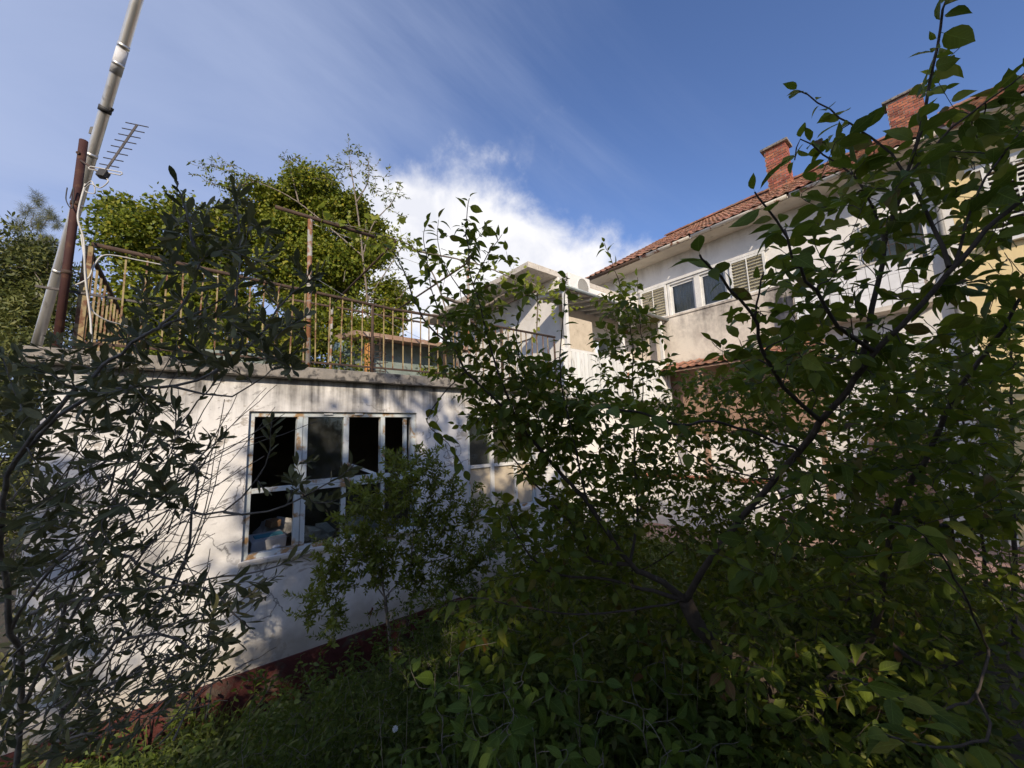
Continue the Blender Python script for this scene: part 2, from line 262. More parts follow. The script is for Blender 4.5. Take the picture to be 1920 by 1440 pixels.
# ------------------------------------------------------------------ mesh helpers
class MB:
    def __init__(s): s.v = []; s.f = []
    def quadbox(s, p):
        b = len(s.v); s.v += [tuple(map(float, q)) for q in p]
        s.f += [(b, b+3, b+2, b+1), (b+4, b+5, b+6, b+7), (b, b+1, b+5, b+4), (b+1, b+2, b+6, b+5), (b+2, b+3, b+7, b+6), (b+3, b, b+4, b+7)]; return s
    def box(s, x0, x1, y0, y1, z0, z1):
        return s.quadbox([(x0, y0, z0), (x1, y0, z0), (x1, y1, z0), (x0, y1, z0), (x0, y0, z1), (x1, y0, z1), (x1, y1, z1), (x0, y1, z1)])
    def obox(s, c, ax, ay, az, hx, hy, hz):
        c, ax, ay, az = [np.array(q, float) for q in (c, ax, ay, az)]
        P = [c+i*hx*ax+j*hy*ay+k*hz*az for k in (-1, 1) for (i, j) in ((-1, -1), (1, -1), (1, 1), (-1, 1))]
        return s.quadbox(P)
    def bar(s, a, b, w, h=None):
        a, b = np.array(a, float), np.array(b, float); d = b-a; L = np.linalg.norm(d); d = d/L
        up = np.array([0, 0, 1.]) if abs(d[2]) < .95 else np.array([1., 0, 0])
        sd = nrm(np.cross(d, up)); u = np.cross(sd, d); return s.obox((a+b)/2, d, sd, u, L/2, w/2, (h or w)/2)
    def tube(s, pts, rad, n=6, cap=True):
        pts = np.array(pts, float); k = len(pts)
        if np.isscalar(rad): rad = [rad]*k
        t = np.gradient(pts, axis=0); t /= np.maximum(np.linalg.norm(t, axis=1, keepdims=True), 1e-9)
        ref = np.array([0, 0, 1.]) if abs(t[0][2]) < .9 else np.array([1., 0, 0])
        a = nrm(np.cross(t[0], ref)); b0 = len(s.v); ang = np.arange(n)*2*math.pi/n; cs, sn = np.cos(ang), np.sin(ang)
        for i in range(k):
            a = a-t[i]*np.dot(a, t[i]); a = a/max(np.linalg.norm(a), 1e-9); c = np.cross(t[i], a)
            s.v += [tuple(q) for q in (pts[i]+rad[i]*(np.outer(cs, a)+np.outer(sn, c)))]
        for i in range(k-1):
            for j in range(n):
                q = (j+1) % n; s.f.append((b0+i*n+j, b0+i*n+q, b0+(i+1)*n+q, b0+(i+1)*n+j))
        if cap: s.f.append(tuple(b0+j for j in range(n))[::-1]); s.f.append(tuple(b0+(k-1)*n+j for j in range(n)))
        return s
    def lathe(s, c, prof, n=20):
        c = np.array(c, float); b0 = len(s.v)
        for r, z in prof:
            s.v += [(c[0]+r*math.cos(2*math.pi*j/n), c[1]+r*math.sin(2*math.pi*j/n), c[2]+z) for j in range(n)]
        for i in range(len(prof)-1):
            for j in range(n):
                q = (j+1) % n; s.f.append((b0+i*n+j, b0+i*n+q, b0+(i+1)*n+q, b0+(i+1)*n+j))
        return s
    def mesh(s, name, mat, smooth=False):
        me = D.meshes.new(name); me.from_pydata(s.v, [], s.f); me.materials.append(MT[mat])
        if smooth: me.polygons.foreach_set('use_smooth', [True]*len(me.polygons))
        me.update(); return me
    def build(s, name, mat, parent=None, smooth=False, bevel=0, label=None):
        return obj(name, s.mesh(name, mat, smooth), parent, bevel=bevel, label=label)
def obj(name, me, parent=None, mtx=None, bevel=0, label=None):
    o = D.objects.new(name, me); COL.objects.link(o)
    if parent is not None:
        o.parent = parent
        if parent.type == 'EMPTY': o.matrix_parent_inverse = Matrix.Translation(-Vector(parent.location))
        elif mtx is None or True:
            pass
    if mtx is not None: o.matrix_basis = mtx
    if bevel:
        b = o.modifiers.new('bevel', 'BEVEL'); b.width = bevel; b.segments = 2; b.limit_method = 'ANGLE'
    if label: o['label'] = label
    return o
def tag(o, label, cat, group=None):
    o['label'] = label; o['category'] = cat
    if group: o['group'] = group
    return o
def thing(name, label, cat, loc, group=None):
    o = D.objects.new(name, None); COL.objects.link(o); o.location = [float(q) for q in loc]; o.empty_display_size = .2
    return tag(o, label, cat, group)
def struct(o, kind='structure'): o['kind'] = kind; return o
def pb(parent, name, mat, *box, bevel=0): return MB().box(*box).build(name, mat, parent, bevel=bevel)
def wall_y(y0, y1, x0, x1, z0, z1, holes):
    """wall standing in a Y slab with rectangular holes (xa, xb, za, zb), non overlapping in x"""
    m = MB(); x = x0
    for xa, xb, za, zb in sorted(holes):
        if xa > x: m.box(x, xa, y0, y1, z0, z1)
        if za > z0: m.box(xa, xb, y0, y1, z0, za)
        if zb < z1: m.box(xa, xb, y0, y1, zb, z1)
        x = xb
    if x < x1: m.box(x, x1, y0, y1, z0, z1)
    return m
def wall_x(x0, x1, y0, y1, z0, z1, holes):
    m = MB(); y = y0
    for ya, yb, za, zb in sorted(holes):
        if ya > y: m.box(x0, x1, y, ya, z0, z1)
        if za > z0: m.box(x0, x1, ya, yb, z0, za)
        if zb < z1: m.box(x0, x1, ya, yb, zb, z1)
        y = yb
    if y < y1: m.box(x0, x1, y, y1, z0, z1)
    return m
# ------------------------------------------------------------------ ground
def gz(x, y):
    t = np.clip((4.3-np.asarray(y, float))/3.4, 0, 1); t = t*t*(3-2*t)
    k = np.clip((np.asarray(x, float)-4.5)/3.0, 0, 1); k = 1-k*k*(3-2*k)*.8
    return .62*t*k + .05*np.sin(np.asarray(x)*1.7+1)*np.cos(np.asarray(y)*1.3)*np.clip((4-np.asarray(y))/2, 0, 1)
def build_ground():
    xs = np.concatenate([[-600, -150, -40], np.linspace(-12, 16, 85), [40, 150, 600]]); ys = np.concatenate([[-600, -150, -40], np.linspace(-12, 16, 85), [40, 150, 600]])
    v = [(x, y, float(gz(x, y))) for y in ys for x in xs]; n = len(xs)
    f = [(j*n+i, j*n+i+1, (j+1)*n+i+1, (j+1)*n+i) for j in range(len(ys)-1) for i in range(n-1)]
    m = MB(); m.v = v; m.f = f; struct(m.build('ground', 'soil', smooth=True))
build_ground()
# paved yard under the house, slabs picked out
pv = struct(pb(None, 'paved_yard', 'mortar', 7.2, 10.86, -3.2, 5.4, .02, .16))
sl = MB().box(-.19, .19, -.19, .19, 0, .022).mesh('paving_slab', 'paving')
for i in range(9):
    for j in range(21):
        obj('paving_slab', sl, pv, Matrix.Translation((7.42+i*.405, -3.0+j*.405, .158+random.uniform(0, .006))))
# ------------------------------------------------------------------ annex with roof terrace
YW = 4.393
annex = thing('annex_building', 'low white rendered annex with red plinth and flat concrete roof terrace', 'building', (2, YW, 0))
W1 = (.42, 2.135, 1.31, 2.675); W2 = (2.875, 4.11, 1.31, 2.675)
wall_y(YW, YW+.25, -.86, 4.75, .38, 3.0, [W1, W2]).build('wall', 'annex', annex)
pb(annex, 'plinth', 'plinth', -.875, 4.77, YW-.018, YW+.24, -.4, .378)
MB().box(-.86, -.61, YW+.252, 9.6, .38, 3.0).build('end_wall', 'annex', annex)
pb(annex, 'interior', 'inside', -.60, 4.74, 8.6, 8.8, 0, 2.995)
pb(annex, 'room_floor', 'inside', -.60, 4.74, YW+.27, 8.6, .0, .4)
MB().box(4.5, 4.75, YW+.252, 9.6, .38, 2.998).build('end_wall', 'annex', annex)
slabm = MB().box(-.97, 4.86, YW-.11, 9.8, 3.004, 3.122)
slabm.box(4.862, 10.86, 5.48, 9.8, 3.004, 3.12)
slabm.build('roof_slab', 'slab', annex, bevel=.008)
def window(parent, hole, y, nx_up, nx_low, zt, big):
    xa, xb, za, zb = hole; fw = .052
    m = MB().box(xa, xa+fw, y, y+.07, za, zb).box(xb-fw, xb, y, y+.07, za, zb).box(xa+fw, xb-fw, y, y+.07, zb-fw, zb).box(xa+fw, xb-fw, y, y+.07, za, za+.045)
    w = m.build('window', 'frame', parent, bevel=.004)
    return w
w1 = window(annex, W1, YW+.035, None, None, 1.93, True)
yb = YW+.035
def sub(parent, name, *b, mat='frame', bevel=.003): return pb(parent, name, mat, *b, bevel=bevel)
sub(w1, 'mullion', .835, .885, yb-.012, yb+.075, 1.356, 2.622); sub(w1, 'mullion', .889, .935, yb-.004, yb+.07, 1.356, 2.622)
sub(w1, 'transom', .937, 2.082, yb-.012, yb+.075, 1.93, 1.978); sub(w1, 'transom', .937, 2.082, yb-.02, yb+.068, 1.88, 1.926)
sub(w1, 'transom', .473, .834, yb, yb+.05, 1.90, 1.945)
sub(w1, 'mullion', 1.29, 1.345, yb-.004, yb+.07, 1.98, 2.622); sub(w1, 'mullion', 1.70, 1.75, yb-.004, yb+.07, 1.98, 2.622)
sub(w1, 'mullion', 1.28, 1.325, yb-.002, yb+.066, 1.356, 1.878); sub(w1, 'mullion', 1.71, 1.75, yb-.002, yb+.066, 1.356, 1.878)
sub(w1, 'casement_stile', 1.995, 2.035, yb+.03, yb+.07, 1.98, 2.62)
for (a, b, c, d) in ((.937, 1.279, 1.36, 1.876), (1.327, 1.709, 1.36, 1.876), (1.752, 2.08, 1.36, 1.876), (.937, 1.288, 1.982, 2.62)):
    pb(w1, 'glass_pane', 'glass', a, b, yb+.028, yb+.033, c, d)
for x in (1.08, 1.40): sub(w1, 'latch', x, x+.09, yb-.02, yb-.002, 2.645, 2.662, mat='frame_white')
pb(annex, 'window_sill', 'concrete', .40, 2.15, YW-.035, YW+.033, 1.27, 1.306, bevel=.006)
m = MB(); m.bar(on_y(648, 868, yb+.11), on_y(716, 893, yb+.06), .05, .03); m.build('fallen_slat', 'frame', w1)
w2 = window(annex, W2, yb, None, None, 1.93, True)
sub(w2, 'mullion', 3.27, 3.33, yb-.004, yb+.07, 1.356, 2.622, mat='frame_white'); sub(w2, 'mullion', 3.70, 3.75, yb-.004, yb+.07, 1.356, 2.622, mat='frame_white')
sub(w2, 'transom', 2.928, 3.268, yb-.006, yb+.06, 1.93, 1.975, mat='frame_white'); sub(w2, 'transom', 3.332, 3.698, yb-.006, yb+.06, 1.93, 1.975, mat='frame_white'); sub(w2, 'transom', 3.752, 4.056, yb-.006, yb+.06, 1.93, 1.975, mat='frame_white')
for (a, b) in ((2.928, 3.268), (3.332, 3.698), (3.752, 4.056)):
    pb(w2, 'glass_pane', 'glass', a, b, yb+.028, yb+.033, 1.98, 2.62); pb(w2, 'lit_interior_panel', 'tan', a, b, yb+.026, yb+.04, 1.36, 1.925)  # opaque tan panel stands for the lit yellow interior seen through glass
pb(annex, 'window_sill', 'concrete', 2.85, 4.13, YW-.035, YW+.033, 1.27, 1.306, bevel=.006)
# clutter inside the broken window
table = thing('work_bench', 'dark bench behind the broken annex window with rubbish piled on it', 'bench', (1.2, 5.1, .4))
pb(table, 'bench_top', 'box_brown', .45, 2.4, YW+.30, 5.5, 1.20, 1.24)
for (x, y) in ((.5, 4.75), (2.3, 4.75), (.5, 5.42), (2.3, 5.42)): pb(table, 'leg', 'box_brown', x, x+.06, y, y+.06, .4, 1.199)
def junkbox(name, c, ax, hx, hy, hz, mat, label, cat, rot=0, tilt=0, lid=None):
    R = Matrix.Rotation(rot, 3, 'Z') @ Matrix.Rotation(tilt, 3, 'X')
    a, b, d = [np.array(R.col[i]) for i in range(3)]
    m = MB().obox(c, a, b, d, hx, hy, hz); o = m.build(name, mat, None, bevel=.004); tag(o, label, cat)
    if lid:
        q = MB().obox(np.array(c)+d*(hz+.006)+a*hx*.1, a, b, d, hx*.8, hy*.35, .005).build('lid_stripe', lid, o)
    return o
junkbox('carton', (.66, 4.82, 1.345), 0, .16, .10, .085, 'box_white', 'white carton with a blue stripe on top inside the broken window', 'carton', .2, .25, 'box_blue')
junkbox('small_box', (.74, 4.95, 1.52), 0, .055, .05, .035, 'box_brown', 'small brown box lying on the white striped carton', 'box', .5, .2)
junkbox('paper_stack', (1.9, 4.86, 1.30), 0, .18, .12, .05, 'box_white', 'stack of pale papers behind the lower right window panes', 'paper', .1, .15)
junkbox('wood_offcut', (1.62, 4.80, 1.29), 0, .10, .03, .02, 'box_brown', 'short brown wood offcut lying by the pale papers', 'wood', .6, .1)
def crumple(name, c, r, mat, label, cat, seed):
    rs = np.random.default_rng(seed); m = MB(); n, k = 9, 6
    for i in range(k+1):
        ph = math.pi*i/k
        for j in range(n):
            t = 2*math.pi*j/n; q = 1+.75*(rs.random()-.5)
            m.v.append((c[0]+r[0]*q*math.sin(ph)*math.cos(t), c[1]+r[1]*q*math.sin(ph)*math.sin(t), c[2]+r[2]*q*math.cos(ph)))
    for i in range(k):
        for j in range(n): m.f.append((i*n+j, i*n+(j+1) % n, (i+1)*n+(j+1) % n, (i+1)*n+j))
    return tag(m.build(name, mat), label, cat)
crumple('plastic_bag', (.80, 5.12, 1.43), (.22, .13, .11), 'bag', 'crumpled white bag heaped behind the striped carton', 'bag', 3)
crumple('plastic_bag', (1.15, 4.92, 1.34), (.17, .13, .09), 'bag', 'crumpled whitish bag in the lower middle window pane', 'bag', 5)
crumple('plastic_bag', (1.66, 5.05, 1.35), (.20, .14, .10), 'bag', 'pale blue white bundle behind the lower right pane', 'bag', 8)
crumple('plaster_lump', (.72, YW+.14, 1.345), (.045, .03, .028), 'box_white', 'small lump of fallen white plaster on the window sill', 'plaster', 9)
# ------------------------------------------------------------------ terrace railings, posts, mast
ZT = 3.122
rail = thing('terrace_railing', 'rusty railing with thin pale pickets along the front edge of the terrace', 'railing', (1.5, YW+.1, ZT))
yr = YW+.12
m = MB().tube([(-.72, yr, 4.06), (.3, yr, 4.025), (1.0, yr, 4.01), (1.9, yr, 3.985), (3.0, yr, 4.02), (4.8, yr, 4.03)], .019, 8); m.build('top_rail', 'rust', rail, True)
MB().bar((-.70, yr, 3.22), (4.8, yr, 3.22), .022, .02).build('bottom_rail', 'rust', rail)
pk = MB().box(-.006, .006, -.006, .006, 0, .80).mesh('picket', 'yellowiron')
x = -.5
while x < 4.75:
    obj('picket', pk, rail, Matrix.Translation((x+random.uniform(-.01, .01), yr+random.uniform(-.004, .004), 3.21)) @ Matrix.Rotation(random.uniform(-.02, .02), 4, 'Y')); x += .125
for x in (1.62, 2.6, 3.6, 4.78):
    MB().tube([(x, yr, ZT), (x, yr, 4.0)], .017, 8).build('post', 'rust', rail, True)
srail = thing('side_railing', 'yellow painted rusty railing running back along the left end of the terrace', 'railing', (-.74, 6, ZT))
xs_ = -.74
MB().bar((xs_, YW+.2, 4.02), (xs_, 9.3, 4.02), .03, .03).build('top_rail', 'rust', srail)
MB().bar((xs_, YW+.2, 3.20), (xs_, 9.3, 3.20), .03, .02).build('bottom_rail', 'rust', srail)
pk2 = MB().box(-.008, .008, -.008, .008, 0, .80).mesh('picket', 'yellowiron')
for i in range(22): obj('picket', pk2, srail, Matrix.Translation((xs_, YW+.36+i*.22, 3.21)))
MB().bar((xs_, YW+.17, ZT), (xs_, YW+.17, 4.05), .055).build('corner_post', 'yellowiron', srail)
MB().bar((xs_-.25, YW+.14, 3.64), (xs_+.55, YW+.14, 3.62), .018).build('cross_bar', 'dark_metal', srail)
rp = thing('red_iron_post', 'dark red rusty iron post standing at the terrace corner', 'post', on_y(106, 650, YW+.06))
b0, b1 = on_y(106, 655, YW+.06), on_y(157, 264, YW+.06)
MB().tube([b0, (b0+b1)/2, b1], .027, 12).build('post_tube', 'redpost', rp, True)
for t in (.35, .68): q = b0+(b1-b0)*t; MB().tube([q-np.array([0, 0, .015]), q+np.array([0, 0, .015])], .032, 12).build('collar', 'rust', rp, True)
MB().tube([b1-np.array([.0, 0, .12]), b1+np.array([-.02, -.035, -.14])], .012, 6).build('bracket', 'rust', rp)
mast = thing('steel_mast', 'tall leaning silver galvanised mast rising past the red post', 'mast', at(66, 655, 3.75))
p0, p1 = at(64, 662, 3.75), at(283, -90, 3.05)
dm = p1-p0
MB().tube([p0+dm*t for t in np.linspace(0, 1, 10)], [.038]*5+[.036]*5, 20).build('mast_tube', 'galv', mast, True)
for t in (.24, .42, .545, .76, .80): q = p0+dm*t; MB().tube([q-dm*.004, q+dm*.004], .0395, 20).build('band', 'galv', mast, True)
q = p0+dm*.655; MB().tube([q-dm*.006, q+dm*.006], .043, 20).build('clamp', 'black', mast, True); MB().obox(q+CR*.045, CR, nrm(dm), np.cross(CR, nrm(dm)), .018, .012, .014).build('clamp_bolt', 'black', mast)
q = p0+dm*.605; MB().obox(q-CR*.05, CR, nrm(dm), np.cross(CR, nrm(dm)), .02, .03, .015).build('connector', 'grille', mast)
q2 = [p0+dm*t-CR*.046 for t in (.615, .58, .53)]; MB().tube(q2, .006, 6).build('tail_wire', 'cable', mast, True)
q = p0+dm*.765; MB().tube([q-dm*.028, q+dm*.028], .0385, 20).build('paper_label', 'box_white', mast, True)
ant = thing('tv_antenna', 'small dark television aerial with cross elements beside the mast', 'antenna', at(198, 320, 2.85))
a0, a1 = at(194, 326, 2.85), at(257, 234, 3.05); db = a1-a0; bd = nrm(db)
MB().bar(a0, a1, .012).build('boom', 'dark_metal', ant)
el = nrm(at(276, 243, 3.0)-at(236, 225, 3.0)); el = nrm(el-bd*np.dot(el, bd))
for i in range(8):
    c = a0+db*(.16+.84*i/7); h = .083 - .004*(7-i)*(-1 if i < 0 else .6)
    MB().tube([c-el*h, c+el*h], .0038, 6).build('element', 'dark_metal', ant)
lp = [a0+db*.06+el*s*.105+bd*u*.014 for s, u in ((-1, -1), (1, -1), (1.08, 0), (1, 1), (-1, 1), (-1.08, 0), (-1, -1))]
MB().tube(lp, .0042, 6).build('dipole_loop', 'cable', ant, True)
MB().obox(a0-bd*.005, bd, el, np.cross(bd, el), .03, .028, .022).build('junction_box', 'black', ant, bevel=.006)
MB().tube([a0-bd*.01, on_y(150, 300, YW+.06)], .008, 6).build('mount_arm', 'rust', ant)
def cable(label, pts, r=.006, mat='cable', n=14):
    P = np.array([np.array(p, float) for p in pts]); t = np.linspace(0, len(P)-1, n*(len(P)-1)+1); out = []
    for k in t:                                       # Catmull-Rom through the points
        i = min(int(k), len(P)-2); u = k-i; a, b, c, d = P[max(i-1, 0)], P[i], P[i+1], P[min(i+2, len(P)-1)]
        out.append(.5*((2*b)+(-a+c)*u+(2*a-5*b+4*c-d)*u*u+(-a+3*b-3*c+d)*u**3))
    o = MB().tube(out, r, 6).build('cable', mat, None, True); return tag(o, label, 'cable')
yc = YW-.0
cable('pale cable hanging down beside the red post and over the slab edge', [on_y(160, 345, yc+.05), on_y(146, 405, yc), on_y(157, 450, yc-.02), on_y(160, 520, yc-.03), on_y(170, 600, yc-.05), on_y(171, 660, yc-.135), on_y(172, 720, yc-.03), on_y(172, 800, yc-.015)], .007)
cable('pale cable looping from the red post to the railing', [on_y(152, 440, yc+.02), on_y(160, 500, yc-.02), on_y(168, 570, yc-.02), on_y(192, 597, yc), on_y(240, 612, yc+.1)], .006)
cable('white cable curling over the terrace railing top', [on_y(135, 537, yc+.1), on_y(165, 522, yc+.06), on_y(178, 495, yc+.05), on_y(200, 478, yc+.08), on_y(260, 488, yc+.11), on_y(330, 502, yc+.115), on_y(420, 522, yc+.115)], .006)
cable('thin grey cable loops hanging under the aerial', [at(196, 332, 2.86), at(203, 340, 2.84), at(188, 352, 2.85), at(170, 345, 2.9), at(160, 358, 2.95), at(178, 362, 2.9), at(172, 340, 2.9), at(158, 350, 3.0)], .004)
cable('black cable wound along the top of the red post', [on_y(126, 352, yc), on_y(124, 375, yc-.02), on_y(135, 390, yc-.03), on_y(138, 352, yc), on_y(131, 372, yc)], .004, 'black')
# pergola
perg = thing('pergola', 'rusty pipe pergola frame over the terrace', 'pergola', (.93, YW+.1, ZT))
def pt_(x, y, Y): return on_y(x, y, Y)
def pipe(parent, name, mat, a, b, r, n=10): return MB().tube([np.array(a, float), (np.array(a)+np.array(b))/2., np.array(b, float)], r, n).build(name, mat, parent, True)
pipe(perg, 'post', 'pipe_pale', (.93, YW+.1, ZT), (.90, YW+.1, 4.84), .025)
cb0, cb1 = pt_(514, 387, YW+.12), pt_(620, 418, YW+.12)
zc = 4.86
pipe(perg, 'crossbeam', 'rust', on_y(516, 388, YW+.1), (1.62, YW+.1, 4.87), .021)
pipe(perg, 'post', 'pipe_pale', (3.0, YW+.1, ZT), (3.0, YW+.1, 4.85), .022)
pipe(perg, 'post', 'pipe_pale', (1.9, 7.4, ZT), (1.9, 7.4, 4.85), .022); pipe(perg, 'post', 'pipe_pale', (4.6, 7.4, ZT), (4.6, 7.4, 4.85), .022)
pipe(perg, 'crossbeam', 'rust', (1.2, 7.4, 4.86), (5.6, 7.4, 4.86), .02)
for x in (1.9, 3.0, 4.6): pipe(perg, 'rafter', 'rust', (x, YW+.1, 4.90), (x, 7.6, 4.90), .015)
for i, (a, b) in enumerate((((.9, YW+.1, 4.8), (6.3, 6.8, 5.9)), ((.9, YW+.1, 4.2), (4.7, 7.4, 4.3)), ((3.0, YW+.1, 4.8), (7.4, 7.4, 6.2)))):
    a, b = np.array(a), np.array(b)
    cable(['thin wire from the pergola post to the flat roofed house', 'thin wire sagging low behind the pergola post', 'thin wire from the second pergola post to the vent wall'][i], [a, (a+b)/2-np.array([0, 0, .12]), b], .003, 'cable')
# terrace furniture
tr_ = MB()
def trough(label, x0, x1, y0, y1, z0, z1):
    t = thing('planter_trough', label, 'planter', ((x0+x1)/2, (y0+y1)/2, z0))
    m = MB().box(x0, x1, y0, y0+.02, z0, z1).box(x0, x1, y1-.02, y1, z0, z1).box(x0, x0+.02, y0+.021, y1-.021, z0, z1).box(x1-.02, x1, y0+.021, y1-.021, z0, z1)
    m.build('trough_wall', 'trough', t); pb(t, 'rim', 'trough', x0-.015, x1+.015, y0-.015, y0+.005, z1-.03, z1+.004); pb(t, 'soil_fill', 'soil', x0+.021, x1-.021, y0+.021, y1-.021, z0+.01, z1-.03)
trough('long grey green planter trough on the terrace behind the railing', -.05, .62, YW+.22, YW+.5, ZT+.002, ZT+.15)
pot = thing('flower_pot', 'brown clay flower pot on the terrace behind the railing', 'pot', (.30, YW+.62, ZT))
MB().lathe((.30, YW+.64, ZT+.003), [(0, 0), (.085, 0), (.115, .19), (.125, .19), (.128, .23), (.11, .23), (.10, .17), (0, .16)], 20).build('pot_body', 'pot', pot, True)
brl = thing('water_barrel', 'faded teal plastic barrel on the terrace behind the railing', 'barrel', (1.62, YW+.75, ZT))
MB().lathe((1.47, YW+.7, ZT+.003), [(0, 0), (.13, 0), (.135, .03), (.13, .16), (.14, .18), (.13, .2), (.13, .38), (.14, .40), (.13, .42), (.12, .47), (.10, .48), (0, .48)], 24).build('barrel_body', 'teal', brl, True)
MB().lathe((1.47, YW+.7, ZT+.485), [(0, .025), (.09, .025), (.11, .015), (.11, 0)], 24).build('barrel_lid', 'trough', brl, True)
rings = thing('wire_plant_support', 'tangle of rusty wire hoops standing behind the railing', 'wire support', (1.85, YW+.5, ZT))
for i in range(5):
    r = .10+.04*random.random(); c = np.array([1.78+.06*random.random(), YW+.45, ZT+.12+.1*i])
    MB().tube([c+np.array([r*math.cos(t), r*math.sin(t), .03*math.sin(t+i)]) for t in np.linspace(0, 2*math.pi, 18)], .005, 5).build('hoop', 'rust', rings, True)
for i in range(4):
    t = i*math.pi/2; MB().tube([(1.8+.12*math.cos(t), YW+.45+.12*math.sin(t), ZT), (1.8+.10*math.cos(t), YW+.45+.1*math.sin(t), ZT+.6)], .005, 5).build('stake', 'rust', rings)
shed = thing('terrace_shed', 'small grey shed with brown roof and orange wooden post on the terrace', 'shed', (3.4, 8, ZT))
pb(shed, 'wall', 'trough', 2.7, 5.0, 7.9, 9.4, ZT, 4.44); pb(shed, 'post', 'orangewood', 2.55, 2.63, 7.45, 7.53, ZT, 4.37)
MB().quadbox([(2.3, 7.3, 4.36), (5.2, 7.3, 4.36), (5.2, 9.6, 4.70), (2.3, 9.6, 4.70), (2.3, 7.3, 4.45), (5.2, 7.3, 4.45), (5.2, 9.6, 4.80), (2.3, 9.6, 4.80)]).build('roof', 'brownwall', shed)
# ------------------------------------------------------------------ flat roofed house behind the terrace
XC, YC = 6.376, 6.783
mid = thing('flat_roofed_house', 'white house with overhanging flat concrete roof behind the terrace', 'house', (8.5, 7.5, ZT))
pb(mid, 'roof_slab', 'concrete', XC, 10.86, YC, 12.5, 6.60, 6.76, bevel=.01)
wall_x(7.45, 7.70, YC+.001, 12.4, ZT, 6.598, [(7.9, 8.75, ZT, 5.15)]).build('wall', 'house', mid)
wall_y(YC+.002, YC+.25, 7.702, 10.86, ZT, 6.598, [(8.9, 9.7, ZT, 5.1)]).build('side_wall', 'house', mid)
dr = pb(mid, 'door', 'frame_white', 7.5, 7.54, 7.92, 8.73, ZT+.01, 5.13)
for i in range(3): pb(dr, 'door_panel', 'frame_white', 7.488, 7.499, 8.02, 8.63, ZT+.2+i*.62, ZT+.7+i*.62, bevel=.01)
vt = on_x(972, 568, 7.45)
m = MB()
for r in (.17, .12, .07): m.tube([(7.44, vt[1]+r*math.cos(t), vt[2]+r*math.sin(t)) for t in np.linspace(0, 2*math.pi, 25)], .012, 6)
vo = m.build('round_vent', 'whiteplastic', mid, True)
for k in range(5): pb(vo, 'vent_slat', 'grille', 7.435, 7.448, vt[1]-.11, vt[1]+.11, vt[2]-.10+k*.048, vt[2]-.085+k*.048)
# lower storey under it
wall_y(5.62, 5.86, 4.752, 10.86, .0, 3.0, [(5.4, 6.3, .9, 2.3), (7.4, 8.3, .05, 2.2)]).build('lower_wall', 'house', mid)
lw = MB().box(5.4, 6.3, 5.68, 5.73, .9, .96).box(5.4, 6.3, 5.68, 5.73, 2.24, 2.3).box(5.4, 5.46, 5.68, 5.73, .961, 2.239).box(6.24, 6.3, 5.68, 5.73, .961, 2.239).box(5.82, 5.88, 5.682, 5.728, .961, 2.239).build('window', 'frame_white', mid)
pb(lw, 'glass_pane', 'glass', 5.47, 5.81, 5.70, 5.705, .965, 2.235); pb(lw, 'glass_pane', 'glass', 5.89, 6.23, 5.70, 5.705, .965, 2.235)
pb(mid, 'back_panel', 'inside', 4.76, 10.8, 6.6, 6.65, 0, 2.99)
pb(mid, 'lower_door', 'frame_white', 7.42, 8.28, 5.68, 5.72, .05, 2.18)
# porch
porch = thing('porch', 'white porch with zinc gutter and board railing in front of the flat roofed house', 'porch', (8, 5.6, ZT))
MB().quadbox([(6.3, 5.55, 5.60), (10.8, 5.55, 5.60), (10.8, 6.77, 5.80), (6.3, 6.77, 5.80), (6.3, 5.55, 5.635), (10.8, 5.55, 5.635), (10.8, 6.77, 5.835), (6.3, 6.77, 5.835)]).build('roof', 'concrete', porch)
for i in range(11): x = 6.4+i*.43; MB().bar((x, 5.58, 5.565), (x, 6.76, 5.76), .05, .06).build('rafter', 'frame_white', porch)
gm = MB(); pr = [(math.cos(t), math.sin(t)) for t in np.linspace(math.pi, 2*math.pi, 9)]
def gutter(name, parent, mat, a, b, r, axis):
    m = MB(); n = len(pr)
    for ring in (r, r*.86):
        for e in (a, b):
            for c, s in pr:
                p = np.array(e, float); p[1 if axis == 'x' else 0] += ring*c; p[2] += ring*s; m.v.append(tuple(p))
    for k in range(n-1):
        m.f += [(k, k+1, n+k+1, n+k), (2*n+k, 3*n+k, 3*n+k+1, 2*n+k+1)]
    for k in (0, n-1): m.f.append((k, n+k, 3*n+k, 2*n+k))
    for k in range(n-1): m.f += [(k, 2*n+k, 2*n+k+1, k+1), (n+k, n+k+1, 3*n+k+1, 3*n+k)]
    return m.build(name, mat, parent, True)
gutter('gutter', porch, 'zinc', (6.22, 5.50, 5.65), (10.8, 5.50, 5.62), .052, 'x')
for x in (6.36, 8.5, 10.5): MB().box(x-.045, x+.045, 5.56, 5.65, ZT, 5.56).build('post', 'frame_white', porch, bevel=.006)
MB().box(6.1, 10.8, 5.57, 5.62, 4.18, 4.24).build('handrail', 'frame_white', porch)
pk3 = MB().box(-.062, .062, -.011, .011, 0, 1.02).mesh('board', 'plank')
for i in range(33):
    x = 6.2+i*.138
    if min(abs(x-q) for q in (6.36, 8.5, 10.5)) > .11: obj('board', pk3, porch, Matrix.Translation((x, 5.545, 3.15)))
pb(porch, 'blind', 'tan', 6.47, 7.3, 5.62, 5.64, 4.26, 5.0)
ac = thing('air_conditioner', 'white air conditioner outdoor unit above the porch roof', 'air conditioner', (8.1, 6.45, 5.97))
ax0, ax1, ay0, ay1, az0, az1 = 7.42, 8.30, 6.36, 6.70, 5.94, 6.58
pb(ac, 'casing', 'whiteplastic', ax0, ax1, ay0, ay1, az0, az1, bevel=.02)
m = MB(); cxa, cza = 7.98, 6.27
